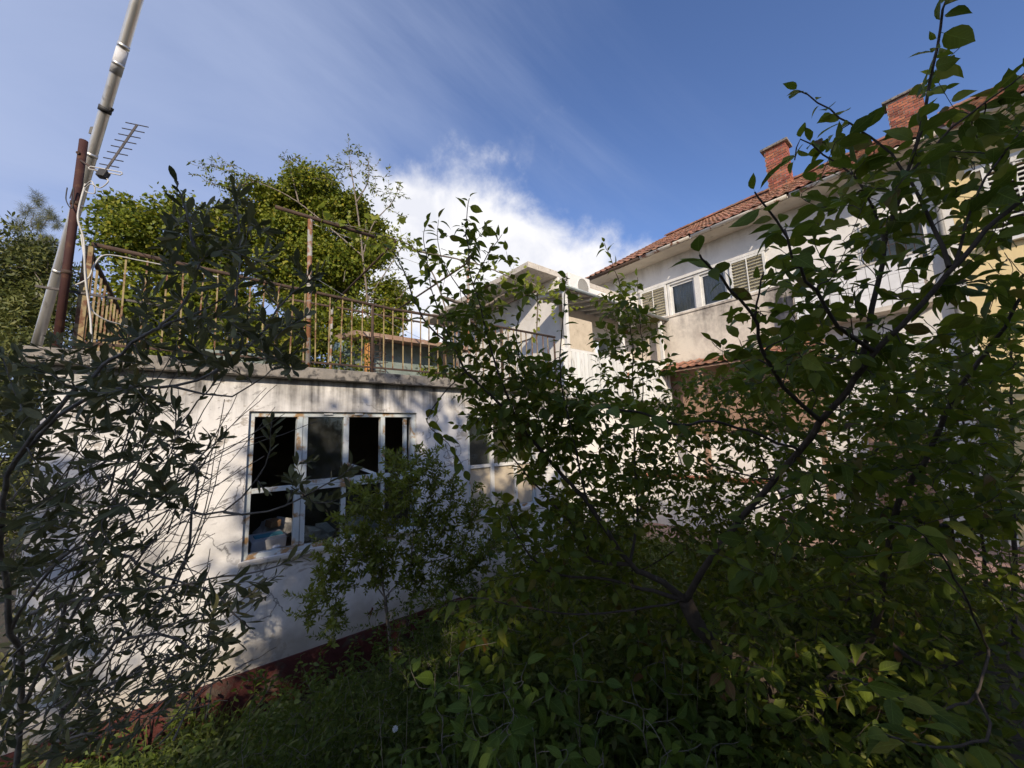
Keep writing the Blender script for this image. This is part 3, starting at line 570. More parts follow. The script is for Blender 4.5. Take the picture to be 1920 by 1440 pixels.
fo = MB().tube([(cxa+.235*math.cos(t), ay0-.006, cza+.255*math.sin(t)) for t in np.linspace(0, 2*math.pi, 33)], .012, 6).build('fan_ring', 'whiteplastic', ac, True)
for k in range(15):
    dx = -.21+k*.03; h = .25*math.sqrt(max(0, 1-(dx/.235)**2)); pb(fo, 'grille_bar', 'grille', cxa+dx-.005, cxa+dx+.005, ay0-.012, ay0-.003, cza-h, cza+h)
for k in range(9): pb(ac, 'side_louvre', 'grille', ax0-.008, ax0-.001, ay0+.05, ay1-.05, az0+.08+k*.055, az0+.105+k*.055)
for dx in (.1, .7): pb(ac, 'foot', 'dark_metal', ax0+dx, ax0+dx+.06, ay0+.02, ay1, az0-.06, az0-.001)
# ------------------------------------------------------------------ main house
XH = 10.876
EZ = 7.50; PITCH = math.radians(30); tp = math.tan(PITCH)
house = thing('white_house', 'two storey white house with red tiled roof and louvred shutters', 'house', (XH, 4, 0))
yhouse = thing('yellow_house', 'yellow rendered house adjoining the white one at the right edge', 'house', (XH, -2, 0))
WX = (3.73, 5.46, 5.73, 6.74)     # window opening y0 y1 z0 z1
WG = (.12, 1.15, 5.35, 6.55)      # grilled window
wall_x(XH, XH+.3, -.21, 8.15, 0, 7.52, [WX, WG]).build('wall', 'house', house)
pb(house, 'end_wall', 'house', XH+.302, 16, 7.9, 8.15, 0, 7.5)
pb(house, 'room', 'inside', XH+1.2, XH+1.3, -.2, 8.1, 0, 7.5)
YWIN = (-2.15, -.62, 5.5, 6.85)
wall_x(XH, XH+.3, -5.5, -.212, 0, 7.52, [YWIN]).build('wall', 'ylwall', yhouse)
pb(yhouse, 'room', 'inside', XH+1.2, XH+1.3, -5.4, -.22, 0, 7.5)
for nm, par, ya, yb_ in (('soffit', house, -.21, 8.3), ('soffit', yhouse, -5.6, -.212)):
    pb(par, nm, 'soffit', XH-.62, XH+.3, ya, yb_, 7.525, 7.56)
    MB().quadbox([(XH-.66, ya, 7.562), (XH+5.6, ya, 7.562+6.26*tp), (XH+5.6, yb_, 7.562+6.26*tp), (XH-.66, yb_, 7.562), (XH-.66, ya, 7.60), (XH+5.6, ya, 7.60+6.26*tp), (XH+5.6, yb_, 7.60+6.26*tp), (XH-.66, yb_, 7.60)]).build('roof', 'brownwall', par)
# tiles: an S-shaped clay tile, laid from the eave up
def tile_mesh():
    m = MB(); prof = [(-.115, .0), (-.10, .022), (-.06, .036), (-.02, .022), (0, .006), (.05, .0), (.10, .006), (.118, .018)]
    n = len(prof)
    for y, dz in ((0, .030), (.42, 0)):
        for x, z in prof: m.v.append((y, x, z+dz+.014))
        for x, z in prof: m.v.append((y, x, z+dz))
    for k in range(n-1):
        m.f += [(k, k+1, 2*n+k+1, 2*n+k), (n+k, 3*n+k, 3*n+k+1, n+k+1), (k, n+k, n+k+1, k+1)]
    return m.mesh('roof_tile', 'tile', False)
TM = tile_mesh(); cs, sn = math.cos(PITCH), math.sin(PITCH)
SL = Matrix(((cs, 0, -sn, 0), (0, 1, 0, 0), (sn, 0, cs, 0), (0, 0, 0, 1)))
def roof_tiles(par, ya, yb_, rows, nfront):
    rest = MB(); n = int((yb_-ya)/.225)
    for r in range(rows):
        for c in range(n):
            s = -.06+r*.345; M_ = Matrix.Translation((XH-.66+s*cs, ya+.12+c*.225+random.uniform(-.006, .006), 7.602+s*sn+random.uniform(0, .014))) @ SL @ Matrix.Rotation(random.uniform(-.045, .045), 4, 'Z')
            if r < nfront: obj('roof_tile', TM, par, M_)
            else:
                b = len(rest.v); rest.v += [tuple(M_ @ v.co) for v in TM.vertices]; rest.f += [tuple(b+i for i in p.vertices) for p in TM.polygons]
    o = rest.build('roof_tile_field', 'tile', par); o['kind'] = 'stuff'
    zr = 7.62+6.26*tp
    cap = MB(); nn = 9
    for xx, rr in ((0, .12), (.4, .105)):
        for t in np.linspace(0, math.pi, nn): cap.v.append((rr*math.cos(t), xx, rr*math.sin(t)))
    cap.f = [(k, k+1, nn+k+1, nn+k) for k in range(nn-1)]; cme = cap.mesh('ridge_tile', 'tile', False)
    for i in range(int((yb_-ya)/.36)): obj('ridge_tile', cme, par, Matrix.Translation((XH+5.55, ya+i*.36, zr)))
roof_tiles(house, -.20, 8.28, 19, 8)
roof_tiles(yhouse, -5.5, -.25, 19, 8)
for ya, yb_, mt in ((5.9, 8.3, 'rust'), (4.35, 5.85, 'gutter'), (2.1, 4.3, 'gutter'), (-.2, 2.05, 'gutter')):
    gutter('gutter', house, mt, (XH-.72, ya, 7.56), (XH-.72, yb_, 7.56), .065, 'y')
for i in range(22): pb(house, 'rafter_end', 'rust', XH-.645, XH-.622, .0+i*.38, .06+i*.38, 7.53, 7.60)
gutter('gutter', yhouse, 'gutter', (XH-.72, -5.5, 7.56), (XH-.72, -.25, 7.56), .065, 'y')
# chimneys of separate bricks
def chimney(par, xc, yc, wx, wy, z0, z1, label):
    core = pb(par, 'chimney', 'mortar', xc-wx/2+.008, xc+wx/2-.008, yc-wy/2+.008, yc+wy/2-.008, z0-.6, z1)
    core['label'] = label
    bl, bh, mj = .24, .075, .020
    me = MB().box(-.108, .108, -.05, .05, -bh/2, bh/2).mesh('brick', 'brick'); mh = MB().box(-.05, .05, -.05, .05, -bh/2, bh/2).mesh('brick', 'brick')
    z = z0+.04; k = 0
    while z < z1-.03:
        off = (k % 2)*.115
        for face in range(2):
            L = wy if face == 0 else wx; s = -L/2-(off and bl-off)
            while s < L/2-.04:
                e = min(s+.218, L/2); st = max(s, -L/2)
                if e-st > .05:
                    mesh = me; sc = (e-st)/.216; mid_ = (st+e)/2; jit = random.uniform(-.004, .006)
                    if face == 0: M_ = Matrix.Translation((xc-wx/2+.046-jit, yc+mid_, z)) @ Matrix.Rotation(math.pi/2, 4, 'Z') @ Matrix.Diagonal((sc, 1, 1, 1))
                    else: M_ = Matrix.Translation((xc+mid_, yc-wy/2+.046-jit, z)) @ Matrix.Diagonal((sc, 1, 1, 1))
                    obj('brick', mesh, core, M_)
                s += bl
        z += bh+mj; k += 1
    pb(core, 'chimney_cap', 'slab', xc-wx/2-.09, xc+wx/2+.09, yc-wy/2-.09, yc+wy/2+.09, z1+.001, z1+.085, bevel=.012)
    pb(core, 'flashing', 'whiteplastic', xc-wx/2-.02, xc+wx/2+.02, yc-wy/2-.02, yc+wy/2+.02, z0-.55, z0)
nR = (-sn, 0, cs)
pA = on_plane(1462, 352, (XH-.66, 0, 7.66), nR); pB = on_plane(1700, 240, (XH-.66, 0, 7.66), nR)
def topz(px_, py_, P):    # height above a plan position seen at that pixel
    r = ray(px_, py_); t = (P[0]*r[0]+P[1]*r[1])/(r[0]**2+r[1]**2); return EYE[2]+r[2]*t
chimney(house, pA[0]+.22, pA[1], .44, .62, pA[2], topz(1455, 274, pA), 'red brick chimney on the white house, nearer the porch')
chimney(house, pB[0]+.28, pB[1]-.05, .5, .86, pB[2], topz(1695, 178, pB), 'red brick chimney by the yellow house')
# window group on the upper floor
win = MB().box(XH-.02, XH+.10, WX[0], WX[0]+.09, WX[2], WX[3]).box(XH-.02, XH+.10, WX[1]-.07, WX[1], WX[2], WX[3]).box(XH-.02, XH+.10, WX[0]+.091, WX[1]-.071, WX[3]-.06, WX[3]).box(XH-.018, XH+.10, 4.50, 4.66, WX[2], WX[3]-.061).build('window', 'frame_white', house)
for ya, yb_ in ((WX[0]+.09, 4.5), (4.66, WX[1]-.07)):
    MB().box(XH+.03, XH+.07, ya, ya+.06, WX[2]+.002, WX[3]-.061).box(XH+.03, XH+.07, yb_-.06, yb_, WX[2]+.002, WX[3]-.061).box(XH+.03, XH+.07, ya+.061, yb_-.061, WX[2]+.002, WX[2]+.06).box(XH+.03, XH+.07, ya+.061, yb_-.061, WX[3]-.125, WX[3]-.062).build('casement', 'frame_white', win)
    pb(win, 'glass_pane', 'glass', XH+.048, XH+.052, ya+.061, yb_-.061, WX[2]+.061, WX[3]-.126)
    cu = MB(); k = 40
    for z in (WX[2]+.01, WX[3]-.07):
        for i in range(k+1): y = ya+.05+(yb_-ya-.1)*i/k; cu.v.append((XH+.14+.018*math.sin(i*1.15)+.008*math.sin(i*.4), y, z))
    cu.f = [(i, i+1, k+2+i, k+1+i) for i in range(k)]; cu.build('curtain', 'curtain', win, True)
pb(house, 'window_trim', 'frame_white', XH-.06, XH-.001, 2.75, 6.45, 6.745, 6.81)
pb(house, 'window_sill', 'stained', XH-.13, XH-.001, 2.55, 6.55, 5.66, 5.725, bevel=.008)
def shutter(ya, yb_, z0, z1, par=house, mat='shutter', fm='frame_white', n=11, x=None):
    x = x or XH-.055
    f = MB().box(x, x+.045, ya, ya+.06, z0, z1).box(x, x+.045, yb_-.06, yb_, z0, z1).box(x, x+.045, ya+.061, yb_-.061, z0, z0+.06).box(x, x+.045, ya+.061, yb_-.061, z1-.06, z1).build('shutter', fm, par)
    ym = (ya+yb_)/2; pb(f, 'rod', fm, x-.012, x-.002, ym-.012, ym+.012, z0+.06, z1-.06)
    for i in range(n):
        z = z0+.085+(z1-z0-.17)*i/(n-1); c = np.array((x+.022, ym, z)); ax = np.array((math.cos(.7), 0, math.sin(.7)))
        MB().obox(c, ax, (0, 1, 0), (-math.sin(.7), 0, math.cos(.7)), .036, (yb_-ya)/2-.062, .005).build('shutter_slat', mat, f)
    return f
shutter(2.86, 3.70, 5.73, 6.74); shutter(5.49, 6.36, 5.73, 6.74)
# stained parapet band, pent roof, balcony with white tiles
pb(house, 'stained_band', 'stained', XH-.10, XH-.001, 2.35, 7.4, 4.26, 5.655)
pent = thing('pent_roof', 'narrow red tiled lean-to roof under the stained band of the white house', 'roof', (XH, 4.5, 4.2))
MB().quadbox([(XH-.75, 1.9, 3.93), (XH-.11, 1.9, 4.20), (XH-.11, 7.0, 4.20), (XH-.75, 7.0, 3.93), (XH-.75, 1.9, 3.97), (XH-.11, 1.9, 4.24), (XH-.11, 7.0, 4.24), (XH-.75, 7.0, 3.97)]).build('deck', 'brownwall', pent)
SP = Matrix.Rotation(-math.atan2(.27, .64), 4, 'Y')
for c in range(22):
    for r in range(2): obj('roof_tile', TM, pent, Matrix.Translation((XH-.80+r*.30, 2.05+c*.225, 3.965+r*.125)) @ SP)
for y in (2.1, 4.5, 6.8): MB().bar((XH-.62, y, .1), (XH-.62, y, 3.92), .12).build('post', 'brownwall', pent)
pb(house, 'lower_render', 'brownwall', XH-.012, XH-.001, 2.0, 7.2, 2.2, 4.2)
bal = thing('tiled_balcony', 'balcony of the white house with white tiled parapet and lichened ledge', 'balcony', (XH-.3, 1.4, 4.4))
pb(bal, 'parapet_core', 'mortar', XH-.42, XH-.30, .25, 2.33, 4.62, 5.52)
wt = MB().box(-.008, 0, -.073, .073, -.148, .148).mesh('wall_tile', 'whitetile')
for i in range(13):
    for j in range(3): obj('wall_tile', wt, bal, Matrix.Translation((XH-.421, .36+i*.155, 4.775+j*.302)))
pb(bal, 'ledge', 'stained', XH-.50, XH-.001, .2, 2.38, 4.52, 4.61); pb(bal, 'coping', 'concrete', XH-.45, XH-.28, .22, 2.36, 5.525, 5.57)
# grilled window
gw = MB().box(XH-.01, XH+.08, WG[0], WG[0]+.07, WG[2], WG[3]).box(XH-.01, XH+.08, WG[1]-.07, WG[1], WG[2], WG[3]).box(XH-.01, XH+.08, WG[0]+.071, WG[1]-.071, WG[3]-.07, WG[3]).build('window', 'frame_white', house)
pb(gw, 'blind', 'tan', XH+.10, XH+.11, WG[0]+.06, WG[1]-.06, WG[2], WG[3]-.02); pb(gw, 'glass_pane', 'glass', XH+.04, XH+.044, WG[0]+.071, WG[1]-.071, WG[2], WG[3]-.071)
for k in range(8): y = WG[0]+.1+k*.118; MB().bar((XH-.05, y, WG[2]-.05), (XH-.05, y, WG[3]+.03), .012).build('grille_bar', 'rust', gw)
for z in (5.5, 5.95, 6.4): MB().bar((XH-.055, WG[0]-.03, z), (XH-.055, WG[1]+.03, z), .014).build('grille_bar', 'rust', gw)
MB().tube([(XH-.08, -.05, 7.5), (XH-.08, -.05, 5.5), (XH-.08, -.05, .2)], .045, 10).build('downpipe', 'grille', house, True)
pb(house, 'ground_door', 'brownwall', XH-.04, XH-.001, .62, 1.48, .17, 2.28)
pb(yhouse, 'window_trim', 'frame_white', XH-.05, XH-.001, -2.35, -.45, 6.852, 6.95); pb(yhouse, 'window_sill', 'frame_white', XH-.12, XH-.001, -2.3, -.5, 5.40, 5.49)
shutter(-1.36, -.63, 5.5, 6.85, yhouse, 'frame_white', 'frame_white', 14); shutter(-2.14, -1.40, 5.5, 6.85, yhouse, 'frame_white', 'frame_white', 14)
sw = thing('garden_wall', 'low white wall at the foot of the white house behind the plum branches', 'wall', (9.2, 4, 0))
pb(sw, 'wall_body', 'house', 8.6, 8.8, 2.6, 5.45, .1, 1.25); 
for i in range(10): pb(sw, 'coping_brick', 'brick', 8.57, 8.83, 2.6+i*.285, 2.875+i*.285, 1.252, 1.31)
# ================================================================== vegetation
def leaf_template(length_profile, fold=.18, droop=.25, petiole=.12, wave=0.0):
    """flat-ish leaf of unit length along +Y, folded along the midrib, drooping at the tip; returns verts, faces"""
    v = [(0, 0, 0)]; f = []
    ts = [p[0] for p in length_profile]; ws = [p[1] for p in length_profile]
    mid = []; lf = []; rt = []
    for i, (t, w) in enumerate(zip(ts, ws)):
        y = petiole+(1-petiole)*t; z = -droop*t*t
        mid.append(len(v)); v.append((0, y, z))
        if w > 0:
            zz = z+fold*w+wave*math.sin(i*2.1)*w
            lf.append(len(v)); v.append((-w, y, zz)); rt.append(len(v)); v.append((w, y, zz-wave*w*1.4*math.cos(i*1.7)))
        else: lf.append(None); rt.append(None)
    for i in range(len(ts)-1):
        a, b = mid[i], mid[i+1]
        for sidea, flip in ((lf, 0), (rt, 1)):
            s0, s1 = sidea[i], sidea[i+1]
            q = [a, b] + ([s1] if s1 is not None else []) + ([s0] if s0 is not None else [])
            if len(q) >= 3: f.append(tuple(q if flip else q[::-1]))
    k = len(v); v += [(-.008, 0, 0), (.008, 0, 0), (.006, petiole+.02, .004), (-.006, petiole+.02, .004)]; f.append((k, k+1, k+2, k+3))
    return np.array(v), f
T_PLUM = leaf_template([(0, 0), (.14, .13), (.34, .215), (.56, .215), (.76, .13), (.90, .045), (1, 0)], .26, .34, .14, .05)
T_PLUM_B = leaf_template([(0, 0), (.18, .15), (.45, .23), (.72, .15), (.88, .05), (1, 0)], .34, .16, .14, -.06)
T_PLUM_C = leaf_template([(0, 0), (.12, .12), (.32, .20), (.55, .19), (.78, .10), (1, 0)], .55, .55, .16, .10)
T_PLUM_D = leaf_template([(0, 0), (.12, .15), (.30, .25), (.50, .265), (.68, .21), (.84, .11), (.94, .035), (1, 0)], .16, .20, .12, .10)
PLUMS = [T_PLUM, T_PLUM_B, T_PLUM_C, T_PLUM, T_PLUM_D]
T_OLIVE = leaf_template([(0, 0), (.2, .075), (.5, .142), (.75, .13), (.92, .065), (1, 0)], .20, .10, .06, .0)
T_OLIVE_B = leaf_template([(0, 0), (.3, .105), (.62, .155), (.85, .10), (1, 0)], .30, -.12, .06, .03)
T_SMALL = leaf_template([(0, 0), (.45, .20), (1, 0)], .2, .12, .05)
T_IVY = leaf_template([(0, 0), (.36, .34), (1, 0)], .12, .2, .1)
T_NEEDLE = leaf_template([(0, .012), (.6, .012), (1, 0)], .1, .05, .0)
T_VINE = leaf_template([(0, .10), (.10, .40), (.28, .30), (.45, .50), (.60, .26), (1, 0)], .12, .25, .25, .06)
T_BLADE = leaf_template([(0, .02), (.4, .024), (.75, .016), (1, 0)], .3, .55, .0)
T_WEED = leaf_template([(0, 0), (.35, .2), (.7, .16), (1, 0)], .25, .25, .08)
def frames(dirs, ups, roll=None):
    d = dirs/np.maximum(np.linalg.norm(dirs, axis=1, keepdims=True), 1e-9)
    s = np.cross(d, ups); s /= np.maximum(np.linalg.norm(s, axis=1, keepdims=True), 1e-9); n = np.cross(s, d)
    if roll is not None:
        c, q = np.cos(roll)[:, None], np.sin(roll)[:, None]; s, n = s*c+n*q, n*c-s*q
    return np.stack([s, d, n], axis=2)          # columns: side, along, normal
def leaf_mesh(name, tmpl, pos, dirs, ups, size, mat, roll=None, wid=None):
    v, f = tmpl; n, k = len(pos), len(v)
    B = frames(dirs, ups, roll); vv = np.broadcast_to(v, (n, k, 3)).copy()
    if wid is not None: vv[:, :, 0] *= wid[:, None]
    V = np.einsum('nij,nkj->nki', B, vv)*size[:, None, None]+pos[:, None, :]
    cnt = np.array([len(q) for q in f]); flat_ = np.concatenate([np.array(q) for q in f])
    li = (flat_[None, :]+(np.arange(n)*k)[:, None]).ravel(); tot = np.tile(cnt, n); st = np.concatenate([[0], np.cumsum(tot)[:-1]])
    me = D.meshes.new(name); me.vertices.add(n*k); me.vertices.foreach_set('co', V.ravel().astype(np.float32))
    me.loops.add(len(li)); me.loops.foreach_set('vertex_index', li.astype(np.int32))
    me.polygons.add(len(tot)); me.polygons.foreach_set('loop_start', st.astype(np.int32)); me.polygons.foreach_set('loop_total', tot.astype(np.int32))
    me.polygons.foreach_set('use_smooth', np.ones(len(tot), bool))
    at_ = me.attributes.new('rnd', 'FLOAT', 'FACE'); at_.data.foreach_set('value', np.repeat(RNG.random(n), len(f)).astype(np.float32))
    me.update(calc_edges=True); me.materials.append(MT[mat]); return me
class Leaves:
    def __init__(s): s.p = []; s.d = []; s.u = []; s.z = []
    def add(s, p, d, u, z): s.p.append(p); s.d.append(d); s.u.append(u); s.z.append(z)
    def arrays(s): return np.array(s.p), np.array(s.d), np.array(s.u), np.array(s.z)
def emit_leaves(parent, L, tmpls, mat, nsingle=0, name='leaf', rest='foliage'):
    """the largest-showing leaves become objects of their own, the rest one joined part"""
    if not L.p: return
    P, Dr, U, Z = L.arrays(); n = len(P)
    roll = RNG.normal(0, .45, n); wid = RNG.uniform(.82, 1.15, n)
    q = P-EYE; dep = q@CF; px_ = 960+FPX*(q@CR)/np.maximum(dep, .05); py_ = 720-FPX*(q@CU)/np.maximum(dep, .05)
    inview = (dep > .2) & (px_ > -20) & (px_ < 1940) & (py_ > -20) & (py_ < 1460)
    score = np.where(inview, Z/np.maximum(dep, .1), 0); order = np.argsort(-score)
    single = [i for i in order[:nsingle] if score[i] > 0]
    if single:
        B = frames(Dr, U, roll); meshes = []
        for t in tmpls:
            mb = MB(); mb.v = [tuple(x) for x in t[0]]; mb.f = list(t[1]); me = mb.mesh(name, mat+'_near' if mat+'_near' in MT else mat, True); meshes.append(me)
        for i in single:
            b = B[i]; M_ = Matrix(((b[0, 0]*wid[i], b[0, 1], b[0, 2], 0), (b[1, 0]*wid[i], b[1, 1], b[1, 2], 0), (b[2, 0]*wid[i], b[2, 1], b[2, 2], 0), (0, 0, 0, 1)))
            M_ = Matrix.Translation(P[i]) @ M_ @ Matrix.Scale(float(Z[i]), 4)
            obj(name, random.choice(meshes), parent, M_)
    mask = np.ones(n, bool); mask[single] = False; idx = np.where(mask)[0]
    if len(idx):
        parts = np.array_split(RNG.permutation(idx), len(tmpls)); 
        mes = [leaf_mesh(rest, t, P[a], Dr[a], U[a], Z[a], mat, roll[a], wid[a]) for t, a in zip(tmpls, parts) if len(a)]
        o = obj(rest, mes[0], parent); o['kind'] = 'stuff'
        for me in mes[1:]: o2 = obj(rest, me, parent); o2['kind'] = 'stuff'
def bez(a, b, c, d, n):
    t = np.linspace(0, 1, n)[:, None]; return a*(1-t)**3+3*b*t*(1-t)**2+3*c*t*t*(1-t)+d*t**3
class Plant:
    def __init__(s, leafsize, spacing, frac=.7, style='plum', tipw=.0013):
        s.P = []; s.R = []; s.T = []; s.tubes = []; s.L = Leaves(); s.ls = leafsize; s.sp = spacing; s.frac = frac; s.style = style; s.tip = tipw
    def limb(s, pts, r0, r1, leaf_from=None, jitter=.006):
        P = np.array(pts, float); k = np.arange(len(P)); m = max(6, int(np.sum(np.linalg.norm(np.diff(P, axis=0), axis=1))/.05)); t = np.linspace(0, len(P)-1, m); out = []
        for q in t:
            i = min(int(q), len(P)-2); u = q-i; a, b, c, d = P[max(i-1, 0)], P[i], P[i+1], P[min(i+2, len(P)-1)]
            out.append(.5*((2*b)+(-a+c)*u+(2*a-5*b+4*c-d)*u*u+(-a+3*b-3*c+d)*u**3))
        out = np.array(out); out[1:-1] += RNG.normal(0, jitter*.4, (m-2, 3)); rad = r0+(r1-r0)*np.linspace(0, 1, m)**.5
        s.tubes.append((out, rad, 8 if r0 > .012 else 6)); s._add(out, rad)
        if leaf_from is not None: s.leaves(out[int(m*leaf_from):], True)
        return out
    def _add(s, out, rad):
        T = np.gradient(out, axis=0); T /= np.maximum(np.linalg.norm(T, axis=1, keepdims=True), 1e-9)
        s.P.extend(out); s.R.extend(rad); s.T.extend(T)
    def fill(s, targets, maxlen=.8, up=.25, sort=True, bare=False):
        tg = np.array(targets)
        if sort:
            A = np.array(s.P); d0 = np.array([np.min(np.sum((A-q)**2, axis=1)) for q in tg]); tg = tg[np.argsort(d0)]
        cap = len(s.P)+len(tg)*8+10; A = np.zeros((cap, 3)); R = np.zeros(cap); T = np.zeros((cap, 3)); n = len(s.P); A[:n] = s.P; R[:n] = s.R; T[:n] = s.T
        for q in tg:
            d2 = np.sum((A[:n]-q)**2, axis=1)+ (A[:n, 2] > q[2]+.05)*.02
            i = int(np.argmin(d2)); p = A[i]; L = np.linalg.norm(q-p)
            if L < .02: continue
            dq = (q-p)/L
            if L > maxlen: continue
            c1 = p+L*.35*nrm(dq+.7*T[i]+np.array([0, 0, up])); c2 = q-L*.3*nrm(dq+np.array([0, 0, up*1.2])+RNG.normal(0, .18, 3))
            m = 7 if L > .12 else 5; pts = bez(p, c1, c2, q, m); r0 = min(R[i]*.8, .0018+.0075*L); rad = r0+(s.tip-r0)*np.linspace(0, 1, m)
            s.tubes.append((pts, rad, 5)); Tn = np.gradient(pts, axis=0); Tn /= np.maximum(np.linalg.norm(Tn, axis=1, keepdims=True), 1e-9)
            A[n:n+m] = pts; R[n:n+m] = rad; T[n:n+m] = Tn; n += m
            if not bare: s.leaves(pts, True)
        s.P = list(A[:n]); s.R = list(R[:n]); s.T = list(T[:n])
    def leaves(s, pts, end=True):
        seg = np.linalg.norm(np.diff(pts, axis=0), axis=1); tot = seg.sum(); cum = np.concatenate([[0], np.cumsum(seg)])
        start = tot*(1-s.frac); 
        if s.style == 'whorl': start = max(0, tot-.13)
        k = 0; x = start+RNG.uniform(0, s.sp)
        ph = RNG.uniform(0, 6.28)
        while x < tot:
            i = min(np.searchsorted(cum, x)-1, len(pts)-2); i = max(i, 0); u = (x-cum[i])/max(seg[i], 1e-6); p = pts[i]*(1-u)+pts[i+1]*u; t = nrm(pts[i+1]-pts[i])
            sd = np.cross(t, [0, 0, 1.]); sd = sd/max(np.linalg.norm(sd), 1e-6); nn = np.cross(sd, t)
            z = s.ls*RNG.uniform(.5, 1.2)
            if s.style == 'plum':
                side = 1 if k % 2 else -1; d = nrm(t*RNG.uniform(.2, 1.0)+sd*side*RNG.uniform(.5, 1.1)+nn*RNG.normal(0, .45)+np.array([0, 0, RNG.normal(-.18, .4)])); up_ = nrm(np.array([0, 0, 1.])+RNG.normal(0, .5, 3))
            else:
                a = ph+k*2.4; d = nrm(t*(1.0 if s.style == 'whorl' else .7)+(sd*math.cos(a)+nn*math.sin(a))*.9+np.array([0, 0, .15])); up_ = nrm(t+RNG.normal(0, .25, 3))
            s.L.add(p, d, up_, z); k += 1; x += s.sp*RNG.uniform(.6, 1.4)
        if end:
            t = nrm(pts[-1]-pts[-2]); s.L.add(pts[-1], nrm(t+RNG.normal(0, .2, 3)), nrm(np.array([0, 0, 1.])+RNG.normal(0, .4, 3)), s.ls*RNG.uniform(.5, .9))
    def branches(s, parent, mat, thick=.009):
        big, small = MB(), MB()
        nb = 0
        for pts, rad, n in s.tubes:
            if rad[0] > thick:
                MB().tube(pts, rad, n).build('branch' if nb else 'trunk', mat, parent, True); nb += 1
            else: small.tube(pts, rad, 4 if rad[0] < .004 else 5, False)
        if small.v:
            o = small.build('twigs', mat, parent, True); o['kind'] = 'stuff'
def inpoly(x, y, poly):
    c = False; n = len(poly); j = n-1
    for i in range(n):
        xi, yi = poly[i]; xj, yj = poly[j]
        if (yi > y) != (yj > y) and x < (xj-xi)*(y-yi)/(yj-yi)+xi: c = not c
        j = i
    return c
def region(poly, d0, d1, n):
    """n points in the part of the garden that lies within an outline, between two distances"""
    xs = [p[0] for p in poly]; ys = [p[1] for p in poly]; out = []
    while len(out) < n:
        x, y = random.uniform(min(xs), max(xs)), random.uniform(min(ys), max(ys))
        if inpoly(x, y, poly):
            q = at(x, y, random.uniform(d0, d1))
            if q[2] > float(gz(q[0], q[1]))+.04 and q[1] < YW-.12: out.append(q)
    return out
def tr(*pts): return [at(x, y, d) for x, y, d in pts]
def down(p, dx=0, dy=0): return [np.array([p[0]+dx, p[1]+dy, float(gz(p[0]+dx, p[1]+dy))-.05])]
# ------------------------------------------------------------------ near plum tree
plum = Plant(.082, .025, .9, 'plum')
hub = at(1285, 1125, 2.0)
plum.limb(down(at(1480, 1370, 2.05))+tr((1440, 1290, 2.05), (1370, 1225, 2.03), (1315, 1180, 2.0), (1285, 1125, 2.0)), .045, .038)
L1 = plum.limb(tr((1285, 1125, 2.0), (1330, 1050, 1.85), (1400, 960, 1.65), (1500, 845, 1.4), (1540, 790, 1.3), (1590, 730, 1.22), (1640, 660, 1.15), (1700, 600, 1.1), (1790, 500, 1.05), (1870, 410, 1.0), (1940, 360, .97)), .0195, .005)
plum.limb(tr((1540, 790, 1.3), (1480, 740, 1.2), (1430, 660, 1.1), (1415, 600, 1.05), (1370, 540, 1.0), (1330, 495, .97), (1312, 478, .95)), .009, .0025, .2)
plum.limb(tr((1640, 660, 1.15), (1573, 613, 1.08), (1527, 547, 1.04), (1500, 507, 1.02), (1473, 447, 1.0), (1433, 387, .98), (1415, 360, .97)), .008, .002, .2)
plum.limb(tr((1415, 600, 1.05), (1422, 560, 1.03), (1432, 510, 1.0)), .004, .002, .1)
plum.limb(tr((1610, 700, 1.18), (1640, 560, 1.2), (1670, 420, 1.22), (1700, 330, 1.22), (1730, 230, 1.2), (1750, 120, 1.18), (1776, 0, 1.16), (1790, -70, 1.15)), .010, .0025, .25)
plum.limb(tr((1780, 500, 1.06), (1740, 400, 1.15), (1700, 330, 1.22), (1650, 270, 1.28), (1600, 240, 1.3), (1550, 200, 1.33), (1497, 170, 1.35)), .007, .002, .25)
plum.limb(tr((1660, 470, 1.2), (1640, 390, 1.25), (1600, 330, 1.28), (1545, 290, 1.3), (1500, 262, 1.32), (1490, 300, 1.33)), .005, .002, .2)
plum.limb(tr((1700, 330, 1.22), (1790, 240, 1.18), (1850, 190, 1.15), (1930, 130, 1.12)), .005, .002, .1)
plum.limb(tr((1790, 500, 1.05), (1810, 420, 1.05), (1850, 330, 1.05), (1900, 260, 1.05), (1940, 210, 1.05)), .005, .002, .1)
plum.limb(tr((1500, 845, 1.4), (1420, 815, 1.25), (1340, 792, 1.15), (1270, 795, 1.08), (1200, 775, 1.0), (1140, 765, .96)), .006, .003, .45)
plum.limb(tr((1285, 1125, 2.0), (1240, 1090, 2.0), (1182, 1058, 2.0), (1100, 941, 2.02), (1048, 885, 2.05), (970, 793, 2.08), (927, 747, 2.1), (877, 700, 2.1), (850, 653, 2.12), (793, 597, 2.15), (753, 500, 2.2), (735, 470, 2.2)), .021, .003, .7)
plum.limb(tr((1182, 1058, 2.0), (1109, 1050, 2.05), (1098, 1010, 2.1), (1059, 968, 2.15), (1007, 912, 2.2), (965, 864, 2.22), (920, 800, 2.25), (890, 760, 2.28)), .012, .003, .6)
plum.limb(tr((970, 793, 2.08), (937, 707, 2.1), (920, 650, 2.1), (900, 573, 2.1), (885, 527, 2.1), (877, 467, 2.1), (875, 417, 2.1), (880, 372, 2.1)), .009, .002, .3)
plum.limb(tr((887, 533, 2.1), (913, 480, 2.05), (930, 455, 2.03), (941, 440, 2.02)), .004, .0015, .1)
plum.limb(tr((850, 653, 2.12), (815, 560, 2.1), (800, 490, 2.1), (795, 440, 2.1), (800, 415, 2.1)), .005, .0015, .2)
